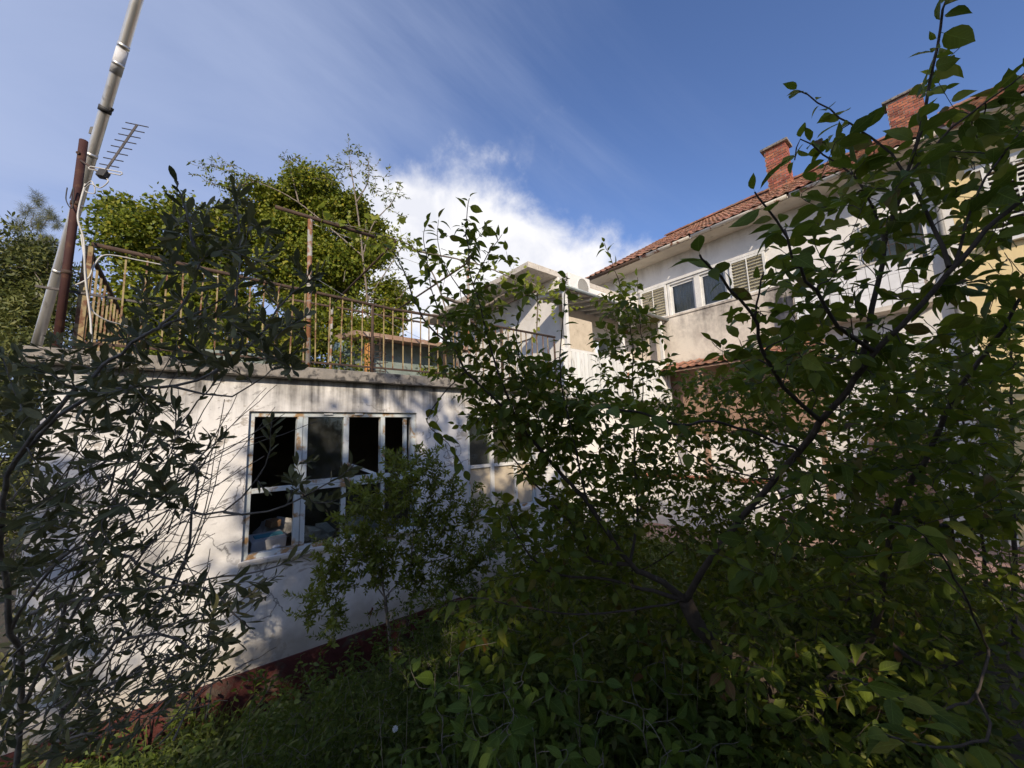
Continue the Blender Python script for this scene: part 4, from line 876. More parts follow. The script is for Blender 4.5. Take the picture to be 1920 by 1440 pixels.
plum.limb(tr((877, 560, 2.1), (835, 500, 2.15), (820, 450, 2.15), (822, 412, 2.15)), .004, .0015, .2)
plum.limb(tr((880, 690, 2.1), (840, 730, 2.05), (800, 790, 2.0), (840, 830, 2.0), (870, 880, 2.0)), .005, .0015, .3)
plum.limb(tr((1285, 1125, 2.0), (1210, 1105, 1.98), (1130, 1085, 1.97), (1050, 1078, 1.95), (1000, 1050, 1.93), (960, 985, 1.9), (945, 950, 1.88)), .015, .002, .6)
plum.limb(tr((1285, 1125, 2.0), (1210, 1140, 1.9), (1080, 1152, 1.85), (960, 1135, 1.8), (880, 1120, 1.8), (820, 1145, 1.8)), .008, .002, .5)
plum.limb(tr((1182, 1058, 2.0), (1195, 960, 2.3), (1190, 850, 2.5), (1187, 720, 2.7), (1185, 640, 2.75), (1170, 560, 2.8), (1150, 500, 2.8), (1133, 456, 2.8)), .010, .002, .35)
plum.limb(tr((1190, 850, 2.5), (1205, 740, 2.6), (1203, 640, 2.65), (1197, 580, 2.7), (1195, 520, 2.7)), .006, .002, .3)
plum.limb(tr((1100, 941, 2.02), (1070, 800, 2.0), (1050, 700, 2.0), (1055, 600, 2.0), (1060, 540, 2.0), (1063, 520, 2.0)), .007, .002, .35)
plum.limb(tr((1048, 885, 2.05), (1000, 760, 2.2), (970, 650, 2.25), (975, 590, 2.3), (990, 560, 2.3)), .006, .002, .35)
plum.limb(tr((1400, 960, 1.65), (1480, 930, 1.7), (1600, 900, 1.7), (1720, 870, 1.65), (1850, 860, 1.6)), .006, .002, .4)
plum.limb(tr((1450, 900, 1.5), (1330, 870, 1.55), (1270, 830, 1.6), (1230, 780, 1.65)), .004, .002, .3)
plum.fill(region([(860, 1100), (1000, 1060), (1260, 1130), (1350, 1250), (1250, 1330), (950, 1290), (850, 1200)], 1.9, 2.8, 260), .7)
plum.limb(tr((1853, 1217, 1.4), (1830, 1300, 1.1), (1760, 1330, .95), (1690, 1310, .88), (1630, 1280, .85), (1590, 1270, .84)), .005, .0018, .3)
plum.limb(tr((1830, 1300, 1.1), (1860, 1370, .85), (1790, 1400, .75), (1700, 1390, .7), (1640, 1370, .7)), .004, .0018, .35)
plum.limb(tr((1853, 1217, 1.4), (1800, 1100, 1.15), (1740, 1010, 1.0), (1690, 985, .95), (1665, 975, .94)), .004, .0018, .4)
plum.fill(region([(1430, 560), (1480, 380), (1560, 280), (1680, 300), (1760, 230), (1840, 220), (1920, 170), (1920, 620), (1760, 700), (1600, 720), (1500, 640)], 1.0, 1.5, 165), .45)
plum.fill(region([(1480, 200), (1560, 230), (1700, 300), (1740, 120), (1800, 60), (1830, 200), (1920, 130), (1920, 420), (1700, 460), (1560, 360)], 1.1, 1.45, 40), .4)
plum.fill(region([(1330, 640), (1500, 600), (1580, 700), (1420, 750)], 1.2, 1.9, 60), .6)
plum.fill(region([(1360, 560), (1440, 540), (1520, 620), (1560, 720), (1440, 700)], .95, 1.25, 12), .4)
plum.fill(region([(1540, 700), (1920, 560), (1920, 1000), (1650, 1060), (1420, 1100), (1330, 1040), (1400, 880)], 1.2, 1.9, 270), .5)
plum.fill(region([(820, 600), (900, 540), (960, 650), (1050, 680), (1100, 720), (1130, 780), (1060, 860), (960, 840), (880, 760)], 1.95, 2.5, 420), .6)
plum.fill(region([(870, 780), (1060, 700), (1200, 760), (1260, 860), (1200, 1000), (1080, 1000), (980, 900)], 1.9, 2.7, 440), .6)
plum.fill(region([(1110, 560), (1170, 520), (1215, 560), (1270, 690), (1200, 800), (1120, 720)], 2.4, 2.9, 140), .5)
plum.fill(region([(760, 560), (830, 430), (900, 400), (960, 470), (1000, 560), (900, 620)], 2.0, 2.3, 50), .4)
plum.fill(region([(800, 650), (900, 690), (960, 800), (900, 830), (830, 800)], 2.0, 2.3, 25), .5)
plum.fill(region([(930, 930), (1060, 960), (1190, 1050), (1180, 1120), (1000, 1110), (900, 980)], 1.85, 2.3, 150), .5)
PT = thing('plum_tree', 'near plum tree with dark spreading limbs and toothed oval leaves filling the right half', 'tree', down(at(1480, 1370, 2.05))[0], 'plum thicket')
plum.branches(PT, 'bark'); emit_leaves(PT, plum.L, PLUMS, 'leaf_plum', 300)
for i, (x, y, d) in enumerate(((1653, 1260, 1.6), (1574, 1287, 1.75))):
    c = at(x, y, d); m = MB().lathe(c, [(.001, -.016), (.010, -.013), (.016, -.004), (.016, .004), (.010, .013), (.003, .016), (.001, .014)], 14)
    m.tube([c+np.array([0, 0, .014]), c+np.array([.004, .003, .05])], .0012, 5)
    tag(m.build('plum_fruit', 'plum_fruit', None, True), ['unripe yellow plum hanging low on the right, the upper of two', 'unripe yellow plum hanging low on the right, the lower of two'][i], 'fruit', 'unripe plums')
# second stems behind it
def plum_back(label, stem, fills, n1, leaf=.075, mat='leaf_plum', r=.028, sp=.032):
    p = Plant(leaf, sp, .85, 'plum'); b = down(stem[0][0])[0]
    for k, limb in enumerate(stem):
        p.limb(([b] if k == 0 else [])+limb, r if k == 0 else r*.5, .004)
    for f in fills: p.fill(region(*f), 1.1)
    T = thing('plum_tree', label, 'tree', b, 'plum thicket'); p.branches(T, 'bark'); emit_leaves(T, p.L, PLUMS, mat, n1); return T
plum_back('plum tree with two thick dark stems at the right edge', [tr((1537, 1310, 1.9), (1597, 1245, 1.9), (1640, 1180, 1.85), (1660, 1060, 1.75), (1680, 960, 1.65), (1740, 850, 1.55), (1790, 740, 1.45), (1850, 660, 1.38), (1890, 600, 1.32), (1930, 530, 1.28)),
    tr((1640, 1180, 1.85), (1740, 1250, 1.8), (1853, 1217, 1.75), (1940, 1180, 1.7)), tr((1680, 960, 1.65), (1760, 985, 1.7), (1850, 975, 1.7), (1940, 975, 1.7))],
    [([(1560, 760), (1920, 600), (1920, 1120), (1700, 1180), (1560, 1080)], 1.6, 2.5, 290), ([(1330, 1120), (1560, 1080), (1920, 1080), (1920, 1440), (1500, 1440), (1330, 1290)], 1.4, 2.3, 600)], 220)
plum_back('slender upright plum tree behind the near one, before the brown wall', [tr((1592, 1200, 2.9), (1590, 1050, 2.9), (1590, 900, 2.9), (1592, 760, 2.9), (1597, 640, 2.9)), tr((1590, 1050, 2.9), (1480, 950, 2.9), (1420, 840, 2.9), (1380, 760, 2.9)), tr((1590, 900, 2.9), (1680, 800, 2.9), (1740, 700, 2.9)), tr((1590, 1050, 2.9), (1450, 1040, 3.0), (1330, 980, 3.0), (1270, 850, 3.1))],
    [([(1180, 800), (1260, 700), (1400, 690), (1560, 640), (1740, 620), (1800, 760), (1740, 960), (1500, 1020), (1280, 1000)], 2.2, 3.6, 1350), ([(1230, 760), (1330, 690), (1420, 700), (1500, 760), (1440, 860), (1290, 850)], 2.3, 3.3, 300), ([(1250, 1000), (1740, 960), (1740, 1150), (1320, 1120)], 2.2, 3.3, 620)], 60, sp=.034)
plum_back('tall thin plum tree with several upright stems at the far right', [tr((1902, 1200, 2.6), (1902, 1050, 2.6), (1898, 850, 2.6), (1895, 680, 2.6), (1893, 560, 2.6)), tr((1850, 1100, 2.7), (1835, 960, 2.7), (1815, 850, 2.7), (1800, 760, 2.7)), tr((1890, 1120, 2.5), (1800, 1060, 2.5), (1785, 960, 2.5), (1780, 880, 2.5))],
    [([(1740, 640), (1920, 560), (1920, 1160), (1730, 1130)], 2.2, 3.3, 250)], 20)
plum_back('low leafy plum tree against the foot of the annex wall', [tr((1010, 1120, 3.5), (1005, 1060, 3.5), (1000, 1000, 3.5)), tr((1000, 1070, 3.5), (1060, 1030, 3.6), (1090, 980, 3.7)), tr((1000, 1070, 3.5), (960, 1040, 3.5), (945, 1000, 3.5))],
    [([(910, 1020), (960, 970), (1100, 930), (1180, 960), (1200, 1090), (1080, 1120), (930, 1100)], 3.0, 4.2, 520)], 0, .07, 'leaf_plum2', .014)
plum_back('bushy plum sapling behind the fork of the near plum tree', [tr((1190, 1130, 3.1), (1185, 1050, 3.1), (1200, 960, 3.1), (1210, 880, 3.1)), tr((1185, 1080, 3.1), (1100, 1020, 3.1), (1060, 960, 3.1)), tr((1185, 1080, 3.1), (1280, 1020, 3.1), (1330, 950, 3.1))],
    [([(1040, 900), (1200, 840), (1400, 900), (1460, 1020), (1400, 1120), (1100, 1130), (1030, 1040)], 2.4, 3.8, 650)], 0, .072, 'leaf_plum', .016)
# young suckers with big leaves in the shade at the front
SUCK = [(960, 1290, 1.55, 'broad-leaved plum sucker low in the middle of the undergrowth, leaning left'), (1075, 1210, 1.8, 'pale-leaved plum sucker in the middle of the undergrowth under the plum limb'), (1205, 1330, 1.6, 'plum sucker with dull leaves at the bottom centre right'),
        (860, 1230, 1.9, 'plum sucker in front of the red plinth beside the pomegranate stem'), (1000, 1370, 1.4, 'plum sucker with the largest leaves at the bottom centre edge'), (830, 1340, 1.7, 'plum sucker beside the dandelion clock'), (1130, 1410, 1.5, 'short plum sucker at the bottom edge right of centre'), (1240, 1190, 2.0, 'plum sucker beneath the fork of the plum tree'), (1340, 1400, 1.6, 'leafy plum sucker by the sunlit grass'), (940, 1170, 2.2, 'small plum sucker under the long bare twig')]
for x, y, d, lab in SUCK:
    p = Plant(.092, .034, .75, 'plum'); top = at(x, y, d); b = down(top, .05*random.uniform(-1, 1), .08)[0]
    p.limb([b, (b+top)/2+np.array([.02, -.02, .0]), top], .0045, .002, .45)
    tg = [top+np.array([random.uniform(-.22, .22), random.uniform(-.2, .2), random.uniform(-.22, .06)]) for _ in range(13)]
    p.fill([q for q in tg if q[2] > gz(q[0], q[1])+.05], .6)
    T = thing('plum_sucker', lab, 'plant', b, 'young plum suckers'); p.branches(T, 'twig_grey', 1); emit_leaves(T, p.L, PLUMS, 'leaf_plum2', 46, rest='small_leaves')
# ------------------------------------------------------------------ grey-leaved shrub at the left
ol = Plant(.052, .0105, .5, 'whorl')
bo = at(70, 1440, 1.35); bb = down(bo, -.05, .05)[0]
ol.limb([bb]+tr((100, 1390, 1.35), (143, 1307, 1.35), (165, 1270, 1.33), (220, 1200, 1.3), (283, 1147, 1.28), (333, 1080, 1.27), (353, 1027, 1.25), (360, 960, 1.25), (372, 900, 1.25)), .011, .003)
ol.limb([bb]+tr((40, 1330, 1.2), (20, 1180, 1.1), (0, 1000, 1.0), (20, 880, .95), (113, 763, .95), (187, 693, .98), (267, 630, 1.0), (303, 610, 1.02), (350, 560, 1.05), (372, 500, 1.05), (358, 440, 1.05), (343, 380, 1.05), (333, 340, 1.05)), .010, .002, .78)
ol.limb(tr((20, 880, .95), (113, 772, .97), (233, 727, 1.0), (317, 723, 1.05), (400, 700, 1.1), (433, 650, 1.15), (445, 560, 1.15), (450, 470, 1.15), (445, 400, 1.15), (440, 350, 1.15)), .0065, .002, .75)
ol.limb(tr((317, 723, 1.05), (420, 745, 1.1), (480, 715, 1.1), (512, 690, 1.12)), .004, .0015, .8)
ol.limb(tr((400, 700, 1.1), (480, 640, 1.15), (540, 560, 1.2), (600, 510, 1.22)), .006, .002, .5)
ol.limb(tr((267, 630, 1.0), (330, 600, 1.1), (420, 560, 1.15), (490, 480, 1.2)), .005, .002, .5)
ol.limb(tr((60, 1150, 1.15), (133, 1127, 1.15), (233, 1113, 1.15), (333, 1097, 1.15), (417, 1083, 1.16), (500, 1067, 1.18), (567, 1043, 1.2)), .0065, .002, .85)
ol.limb(tr((220, 1200, 1.3), (320, 1190, 1.3), (383, 1240, 1.3), (390, 1180, 1.3), (430, 1140, 1.3), (520, 1080, 1.3)), .006, .002, .85)
ol.limb(tr((143, 1307, 1.35), (115, 1180, 1.3), (150, 1060, 1.25), (200, 960, 1.2), (260, 880, 1.2), (330, 800, 1.2), (400, 720, 1.2)), .007, .002, .9)
ol.limb(tr((40, 1330, 1.2), (110, 1200, 1.2), (213, 1043, 1.2), (283, 1075, 1.2), (340, 1090, 1.2), (410, 1120, 1.2), (470, 1180, 1.2)), .007, .002, .85)
ol.limb(tr((0, 1000, 1.0), (80, 940, 1.05), (170, 880, 1.1), (260, 830, 1.15), (300, 760, 1.15)), .007, .002, .8)
ol.limb(tr((20, 1180, 1.1), (100, 1060, 1.1), (180, 1010, 1.15), (290, 950, 1.2), (370, 860, 1.25), (420, 820, 1.25)), .006, .002, .8)
ol.limb(tr((360, 960, 1.25), (420, 960, 1.25), (480, 900, 1.25), (505, 840, 1.25), (510, 790, 1.25)), .005, .0015, .6)
ol.limb(tr((420, 960, 1.25), (500, 960, 1.25), (570, 930, 1.25), (640, 890, 1.25), (665, 870, 1.25)), .005, .0015, .6)
ol.limb(tr((143, 1307, 1.35), (240, 1270, 1.35), (330, 1230, 1.35), (400, 1200, 1.35)), .006, .002, .8)
ol.limb(tr((100, 1390, 1.35), (230, 1360, 1.35), (330, 1300, 1.35), (450, 1260, 1.35)), .006, .002, .7)
twd = []
for _ in range(230):
    x, y = random.uniform(30, 400), random.uniform(850, 1350); twd.append(at(x, y, random.uniform(1.05, 1.6)))
ol.fill(twd, .5, .1, bare=True)
for _ in range(150):                                   # long straight water shoots and dead twigs
    x, y, d = random.uniform(-20, 330), random.uniform(900, 1400), random.uniform(1.05, 1.6); a = random.uniform(.35, 1.25); l = random.uniform(120, 330)
    k = random.uniform(-.15, .15); pts = tr((x, y, d), (x+l*.5*math.cos(a), y-l*.5*math.sin(a), d+k*.5), (x+l*math.cos(a+k), y-l*math.sin(a+k), d+k))
    ol.limb(pts, random.uniform(.002, .0042), .0011)
ol.fill(region([(200, 640), (300, 480), (330, 330), (360, 330), (395, 430), (450, 350), (500, 440), (600, 540), (560, 700), (350, 700), (230, 690)], .95, 1.5, 110), .5, .35)
ol.fill(region([(0, 660), (150, 620), (330, 760), (420, 830), (360, 960), (200, 1060), (0, 1150)], .8, 1.7, 300), .6, .3)
ol.fill(region([(0, 1150), (200, 1060), (400, 1040), (500, 1090), (420, 1250), (250, 1400), (0, 1440)], .95, 1.9, 330), .6, .3)
ol.fill(region([(420, 880), (480, 840), (560, 850), (680, 870), (640, 960), (500, 970)], 1.15, 1.35, 14), .4, .4)
ol.fill(region([(240, 560), (420, 520), (560, 600), (540, 690), (330, 700)], 1.0, 1.5, 40), .4, .35)
OT = thing('grey_leaved_shrub', 'open grey green shrub with whorled leaves and many bare twigs at the left', 'shrub', bb)
ol.branches(OT, 'twig_grey', .006); emit_leaves(OT, ol.L, [T_OLIVE, T_OLIVE_B], 'leaf_olive', 300)
# ------------------------------------------------------------------ pomegranate in front of the window
pm = Plant(.055, .0065, 1.0, 'spiral')
bp = down(at(733, 1260, 3.25))[0]
pm.limb([bp]+tr((733, 1225, 3.25), (725, 1150, 3.25), (722, 1120, 3.25)), .018, .013)
for l in (((722, 1120, 3.25), (715, 1060, 3.25), (730, 980, 3.3), (745, 900, 3.3), (742, 864, 3.3)), ((722, 1120, 3.25), (700, 1060, 3.2), (650, 1050, 3.2), (615, 1075, 3.15), (595, 1110, 3.15), (572, 1165, 3.1)), ((722, 1120, 3.25), (770, 1060, 3.3), (800, 970, 3.35), (812, 900, 3.35), (803, 860, 3.35)),
          ((770, 1060, 3.3), (820, 1020, 3.4), (842, 960, 3.45), (850, 905, 3.45)), ((715, 1060, 3.25), (690, 1000, 3.2), (680, 945, 3.2), (690, 915, 3.2)), ((740, 1090, 3.3), (830, 1085, 3.4), (890, 1060, 3.5), (945, 1005, 3.55)), ((770, 1060, 3.3), (775, 980, 3.2), (768, 910, 3.15), (772, 885, 3.15)),
          ((770, 1060, 3.3), (850, 1040, 3.4), (880, 990, 3.5), (890, 940, 3.5)), ((700, 1060, 3.2), (655, 1010, 3.1), (640, 975, 3.1)), ((650, 1050, 3.2), (630, 1120, 3.1), (628, 1190, 3.05)), ((722, 1120, 3.25), (700, 1080, 3.35), (710, 1000, 3.45), (715, 940, 3.5)), ((740, 1090, 3.3), (780, 1110, 3.3), (850, 1100, 3.35), (905, 1030, 3.4))):
    path = pm.limb(tr(*l), .007, .0018, .4)
    ln = len(path)
    pm.fill([path[int(ln*random.uniform(.22, 1))-1]+np.array([RNG.normal(0, .065), RNG.normal(0, .065), RNG.normal(.03, .075)]) for _ in range(int(ln*6.5))], .3, 1.0)
PG = thing('pomegranate_shrub', 'slender small-leaved pomegranate shrub in front of the broken window', 'shrub', bp)
pm.branches(PG, 'bark_pale', .007); emit_leaves(PG, pm.L, [T_SMALL], 'leaf_pom', 0)
dl = Leaves()
c = at(694, 1140, 3.15)
for k in range(3): dl.add(c+np.array([.005*k, 0, .02*k-.03]), nrm([.3*(-1)**k, .2, -1]), nrm([random.random(), -1, .3]), .07)
P_, D_, U_, Z_ = dl.arrays(); tag(obj('dead_leaf', leaf_mesh('dead_leaf', T_PLUM, P_, D_, U_, Z_, 'deadleaf')), 'curled dark red dead leaf cluster hanging left of the pomegranate stem', 'leaf')
for lab, x, y, d, w_, h_, n in (('low small-leaved bush in front of the red plinth left of the pomegranate', 650, 1370, 2.1, .45, .3, 240), ('small-leaved bush at the bottom left of centre beside the grass', 520, 1400, 1.9, .35, .28, 170), ('dense small-leaved bush right of the pomegranate stem', 830, 1190, 2.9, .45, .35, 240), ('small-leaved bush at the foot of the annex wall below the plum spray', 930, 1130, 3.2, .5, .4, 240)):
    c_ = at(x, y, d); b_ = down(c_)[0]; p = Plant(.04, .009, 1.0, 'spiral')
    for k in range(7): a_ = k*.9; p.limb([b_, b_*.5+c_*.5+np.array([.1*math.cos(a_), .1*math.sin(a_), 0]), c_+np.array([w_*.5*math.cos(a_), w_*.5*math.sin(a_), random.uniform(-.05, .12)])], .005, .0015)
    p.fill([q for q in (c_+np.array([RNG.normal(0, w_*.45), RNG.normal(0, w_*.45), RNG.normal(-.06, h_*.45)]) for _ in range(n)) if q[2] > gz(q[0], q[1])+.03 and q[1] < YW-.06], .6, .6)
    B_ = thing('small_leaved_bush', lab, 'bush', b_, 'small-leaved bushes'); p.branches(B_, 'twig_grey', 1); emit_leaves(B_, p.L, [T_SMALL], 'leaf_pom2', 0)
# dry stalks standing in the weeds
for lab, x, y, d, kx, ky in (('pale dry stalk leaning right below the fork of the plum tree', 1290, 1290, 1.9, .12, 0), ('pale dry stalk beside the largest sucker leaves at the bottom', 1100, 1330, 1.7, -.05, .05), ('upright dry stalk beside the dandelion clock', 757, 1330, 1.8, .02, 0), ('dry stalk left of the dandelion clock', 725, 1320, 1.85, -.04, 0), ('dry stalk leaning left in the bushes below the pomegranate', 690, 1270, 2.3, -.12, 0), ('dry stalk standing by the sunlit grass at the bottom right', 1390, 1340, 1.8, .06, 0)):
    q = at(x, y, d); b_ = down(q)[0]; k = np.array([kx, ky, .05])
    tag(MB().tube([b_, (b_+q)/2+k*.3, q+k], [.0022, .0018, .001], 5).build('dry_stalk', 'drystalk'), lab, 'stalk', 'dry stalks in the undergrowth')
# dandelion clock
dc = at(741, 1367, 1.75); dd = thing('dandelion', 'single white dandelion clock in the dark grass', 'flower', down(dc)[0])
MB().tube([down(dc)[0], (down(dc)[0]+dc)/2+np.array([.01, 0, 0]), dc], .0015, 5).build('stalk', 'weed', dd)
m = MB()
for k in range(90):
    t = nrm(RNG.normal(0, 1, 3)); m.tube([dc, dc+t*.013], .0009, 3)
m.build('seed_head', 'seed', dd)
# ------------------------------------------------------------------ ground cover
def cover():
    pts = []
    while len(pts) < 6800:
        x, y = random.uniform(-1.8, 7.2), random.uniform(.2, 5.4)
        if y > YW-.05 and x < 4.85: continue
        if y > 3.7 and .3 < x < 2.3 and random.random() < .75: continue
        q = np.array([x, y, float(gz(x, y))]); r = q+np.array([0, 0, .25])-EYE; d = r@CF
        if d < .9: continue
        u, w = 960+FPX*(r@CR)/d, 720-FPX*(r@CU)/d
        if -150 < u < 2050 and 700 < w < 1700: pts.append(q)
    for _ in range(240):
        x, y = random.uniform(2.0, 4.6), YW-.04-abs(random.gauss(0, .28)); pts.append(np.array([x, y, float(gz(x, y))]))
    L = Leaves(); G = Leaves(); st = MB()
    for q in pts:
        if random.random() < .34:
            for k in range(random.randint(6, 12)):
                a = random.uniform(0, 6.28); d = nrm([math.cos(a)*.55, math.sin(a)*.55, random.uniform(.7, 1.3)])
                G.add(q+np.array([random.uniform(-.05, .05), random.uniform(-.05, .05), -.01]), d, nrm([0, 0, 1]+RNG.normal(0, .3, 3)), random.uniform(.16, .42))
        else:
            h = random.uniform(.14, .5); lean = RNG.normal(0, .12, 2); tp_ = q+np.array([lean[0], lean[1], h]); st.tube([q-np.array([0, 0, .02]), (q+tp_)/2+np.array([lean[1]*.2, 0, 0]), tp_], .0018, 3, False)
            n = int(6+h*34)
            for k in range(n):
                u = .2+.8*(k+random.random()*.6)/n; p = q*(1-u)+tp_*u; a = random.uniform(0, 6.28); d = nrm([math.cos(a), math.sin(a), random.uniform(-.2, .7)])
                L.add(p, d, nrm([0, 0, 1]+RNG.normal(0, .35, 3)), random.uniform(.028, .078))
    for nm, T_, LL, mt, lab, cat in (('weeds', T_WEED, L, 'weed', 'dense dark green weeds covering the garden floor', 'weeds'), ('grass', T_BLADE, G, 'grass', 'long grass growing among the weeds', 'grass')):
        P, Dr, U, Z = LL.arrays(); o = obj(nm, leaf_mesh(nm, T_, P, Dr, U, Z, mt, RNG.normal(0, .5, len(P)))); o['label'] = lab; o['kind'] = 'stuff'; o['category'] = cat
    o = st.build('weed_stems', 'weed'); o['kind'] = 'stuff'; tag(o, 'thin green stems of the weeds on the garden floor', 'weeds')
cover()
# ------------------------------------------------------------------ trees beyond the terrace
def crown_tree(name, label, base, blobs, n, size, tmpl, mat, bark='bark_pale', trunk_r=.12, group=None, twigs=60, shell=.55, tw_r=.012, up=.5, clump=0, cj=1.15):
    T = thing(name, label, 'tree', base, group); base = np.array(base, float)
    p = Plant(.1, 1, 0); main = np.array(blobs[0][0], float)
    p.limb([base-np.array([0, 0, .1]), base*.5+np.array([main[0], main[1], main[2]*.6])*.5, main], trunk_r, trunk_r*.4)
    vol = np.array([b[1][0]*b[1][1]+b[1][2]*b[1][0] for b in blobs]); vol = vol/vol.sum(); AP, AD, AU, AZ = [], [], [], []; tg = []
    unit = lambda a: a/np.maximum(np.linalg.norm(a, axis=1, keepdims=True), 1e-9)
    for (c, r), w in zip(blobs, vol):
        c = np.array(c, float); r = np.array(r, float); m = int(n*w); lob = unit(RNG.normal(0, 1, (11, 3)))
        surf = lambda d: 1+np.sum(.95*np.maximum(0, d@lob.T-.75)-.045, axis=1)
        d = unit(RNG.normal(0, 1, (max(3, int(twigs*w)), 3))); tg += list(c+d*r*surf(d)[:, None]*RNG.uniform(.8, 1.06, (len(d), 1)))
        g = max(1, clump); mc = max(1, m//g); d = unit(RNG.normal(0, 1, (mc, 3))); ctr = c+d*r*(surf(d)*(1-shell*np.abs(RNG.normal(0, .33, mc))))[:, None]
        d = np.repeat(d, g, axis=0); q = np.repeat(ctr, g, axis=0)+(np.clip(RNG.normal(0, 1, (mc*g, 3)), -1.8, 1.8)*size*cj if clump else 0)
        AP.append(q); AD.append(unit(d*.5+RNG.normal(0, .55, d.shape)+np.array([0, 0, -.15]))); AU.append(unit(d*.8+np.array([0, 0, up])+RNG.normal(0, .4, d.shape))); AZ.append(size*RNG.uniform(.6, 1.25, len(q)))
    p.fill(tg, 6, .1, bare=True)
    for i, (pts, rad, nn) in enumerate(p.tubes): p.tubes[i] = (pts, np.minimum(np.maximum(rad*1.0, tw_r*.5), trunk_r), nn)
    br = MB()
    for pts, rad, nn in p.tubes[1:]: br.tube(pts, rad, 5, False)
    MB().tube(*p.tubes[0][:2], 10).build('trunk', bark, T, True)
    o = br.build('branches', bark, T, True); o['kind'] = 'stuff'
    P, Dr, U, Z = [np.concatenate(k) for k in (AP, AD, AU, AZ)]; o = obj('crown', leaf_mesh('crown', tmpl, P, Dr, U, Z, mat, RNG.normal(0, .5, len(P)))); o.parent = T; o.matrix_parent_inverse = Matrix.Translation(-T.location); o['kind'] = 'stuff'
    return T
def blob(x, y, d, rx, ry, rz): return (at(x, y, d), (rx, ry, rz))
k9 = 9.5/720
crown_tree('ivy_covered_tree', 'large round sunlit tree smothered in ivy behind the terrace', (*at(575, 600, 10.2)[:2], 0), [blob(570, 500, 10.2, 1.9, 1.7, 1.9), blob(585, 365, 9.9, 1.0, 1.0, .8), blob(510, 390, 9.7, .85, .8, .75), blob(655, 400, 9.7, .8, .8, .8), blob(435, 430, 9.6, .95, .9, .95), blob(395, 480, 9.4, .7, .7, .8), blob(700, 460, 9.6, .65, .7, .8), blob(560, 440, 9.2, 1.0, .9, .7), blob(640, 500, 9.2, .9, .9, .7), blob(420, 560, 9.4, .9, .9, 1.1), blob(730, 570, 9.4, .6, .7, .9), blob(500, 640, 9.0, 1.2, .9, .9), blob(620, 620, 9.0, 1.3, .9, .9), blob(710, 650, 9.0, .9, .8, .8), blob(560, 715, 9.0, 1.6, .8, .7), blob(700, 720, 9.0, 1.5, .8, .7), blob(800, 720, 9.2, 1.0, .8, .6)], 165000, .088, T_IVY, 'leaf_ivy', trunk_r=.2, twigs=700, tw_r=.02, shell=.55, clump=12, cj=1.0)
ash = Plant(.105, .035, .75, 'plum', .004)
ab = np.array([*at(690, 600, 9.0)[:2], 0.])
ash.limb([ab, at(690, 620, 9.0), at(680, 480, 9.0), at(668, 380, 9.0), at(655, 300, 9.0)], .05, .012)
for l in (((680, 480, 9.0), (700, 420, 9.0), (735, 380, 9.0), (750, 345, 9.0)), ((668, 380, 9.0), (690, 340, 9.0), (690, 300, 9.0)), ((690, 560, 9.0), (730, 500, 9.0), (755, 460, 9.0)), ((680, 480, 9.0), (560, 380, 9.1), (480, 340, 9.1), (400, 310, 9.1)), ((480, 340, 9.1), (440, 350, 9.0), (395, 345, 9.0)), ((560, 380, 9.1), (545, 320, 9.1), (540, 295, 9.1)), ((690, 560, 9.0), (745, 560, 9.0), (770, 520, 9.0))): ash.limb(tr(*l), .022, .007, .5)
tgt = []
for x, y, rx, ry, n in ((655, 305, 35, 32, 45), (695, 335, 30, 30, 35), (735, 380, 28, 40, 40), (740, 470, 30, 40, 45), (405, 322, 35, 22, 42), (440, 365, 25, 30, 28), (545, 300, 26, 14, 20), (735, 560, 35, 45, 50), (615, 330, 30, 20, 22), (470, 335, 30, 14, 20)):
    for _ in range(n): tgt.append(at(random.gauss(x, rx*.6), random.gauss(y, ry*.6), random.uniform(8.7, 9.4)))
ash.fill(tgt, 2.5, .2)
AT = thing('ash_tree', 'sparse airy tree with feathery leaves growing through the ivy covered tree', 'tree', ab); ash.branches(AT, 'bark_pale', .02); emit_leaves(AT, ash.L, [T_SMALL], 'leaf_ivy', 0)
crown_tree('bushy_tree', 'smaller sunlit green tree to the left of the ivy covered tree', (*at(280, 600, 8.5)[:2], 0), [blob(280, 460, 8.5, 1.2, 1.1, .95), blob(235, 410, 8.5, .6, .6, .55), blob(330, 400, 8.6, .5, .5, .5), blob(330, 560, 8.4, 1.3, 1.1, 1.1), blob(230, 610, 8.2, 1.1, .9, .9), blob(330, 660, 8.2, 1.2, .9, .8), blob(430, 690, 8.3, 1.2, .9, .7)], 30000, .105, T_IVY, 'leaf_ivy', trunk_r=.06, twigs=80, shell=.75, clump=9)
crown_tree('pine_tree', 'feathery grey green pine top at the left edge', (*at(65, 600, 9.5)[:2], 0), [blob(72, 470, 9.5, .5, .5, .4), blob(70, 375, 9.5, .10, .12, .28), blob(50, 395, 9.5, .10, .12, .25), blob(88, 400, 9.5, .12, .12, .24), blob(36, 425, 9.5, .14, .14, .24), blob(104, 415, 9.5, .12, .12, .2), blob(68, 420, 9.5, .16, .16, .28), blob(90, 450, 9.5, .2, .2, .22), blob(50, 455, 9.5, .2, .2, .25), blob(28, 470, 9.5, .25, .25, .3)], 15000, .15, T_NEEDLE, 'needle', trunk_r=.05, twigs=110, shell=1.0, up=.2, clump=34, cj=.16)
crown_tree('evergreen_hedge_tree', 'broad dark evergreen at the left edge behind the terrace end', (*at(40, 640, 6.5)[:2], 0), [blob(30, 510, 6.6, 1.0, 1.0, .95), blob(-60, 600, 6.6, 1.5, 1.3, 1.9), blob(60, 620, 6.3, .75, .7, 1.2), blob(95, 540, 7.0, .55, .5, .9)], 26000, .10, T_OLIVE, 'leaf_dark', trunk_r=.06, twigs=70, shell=.6, clump=10)
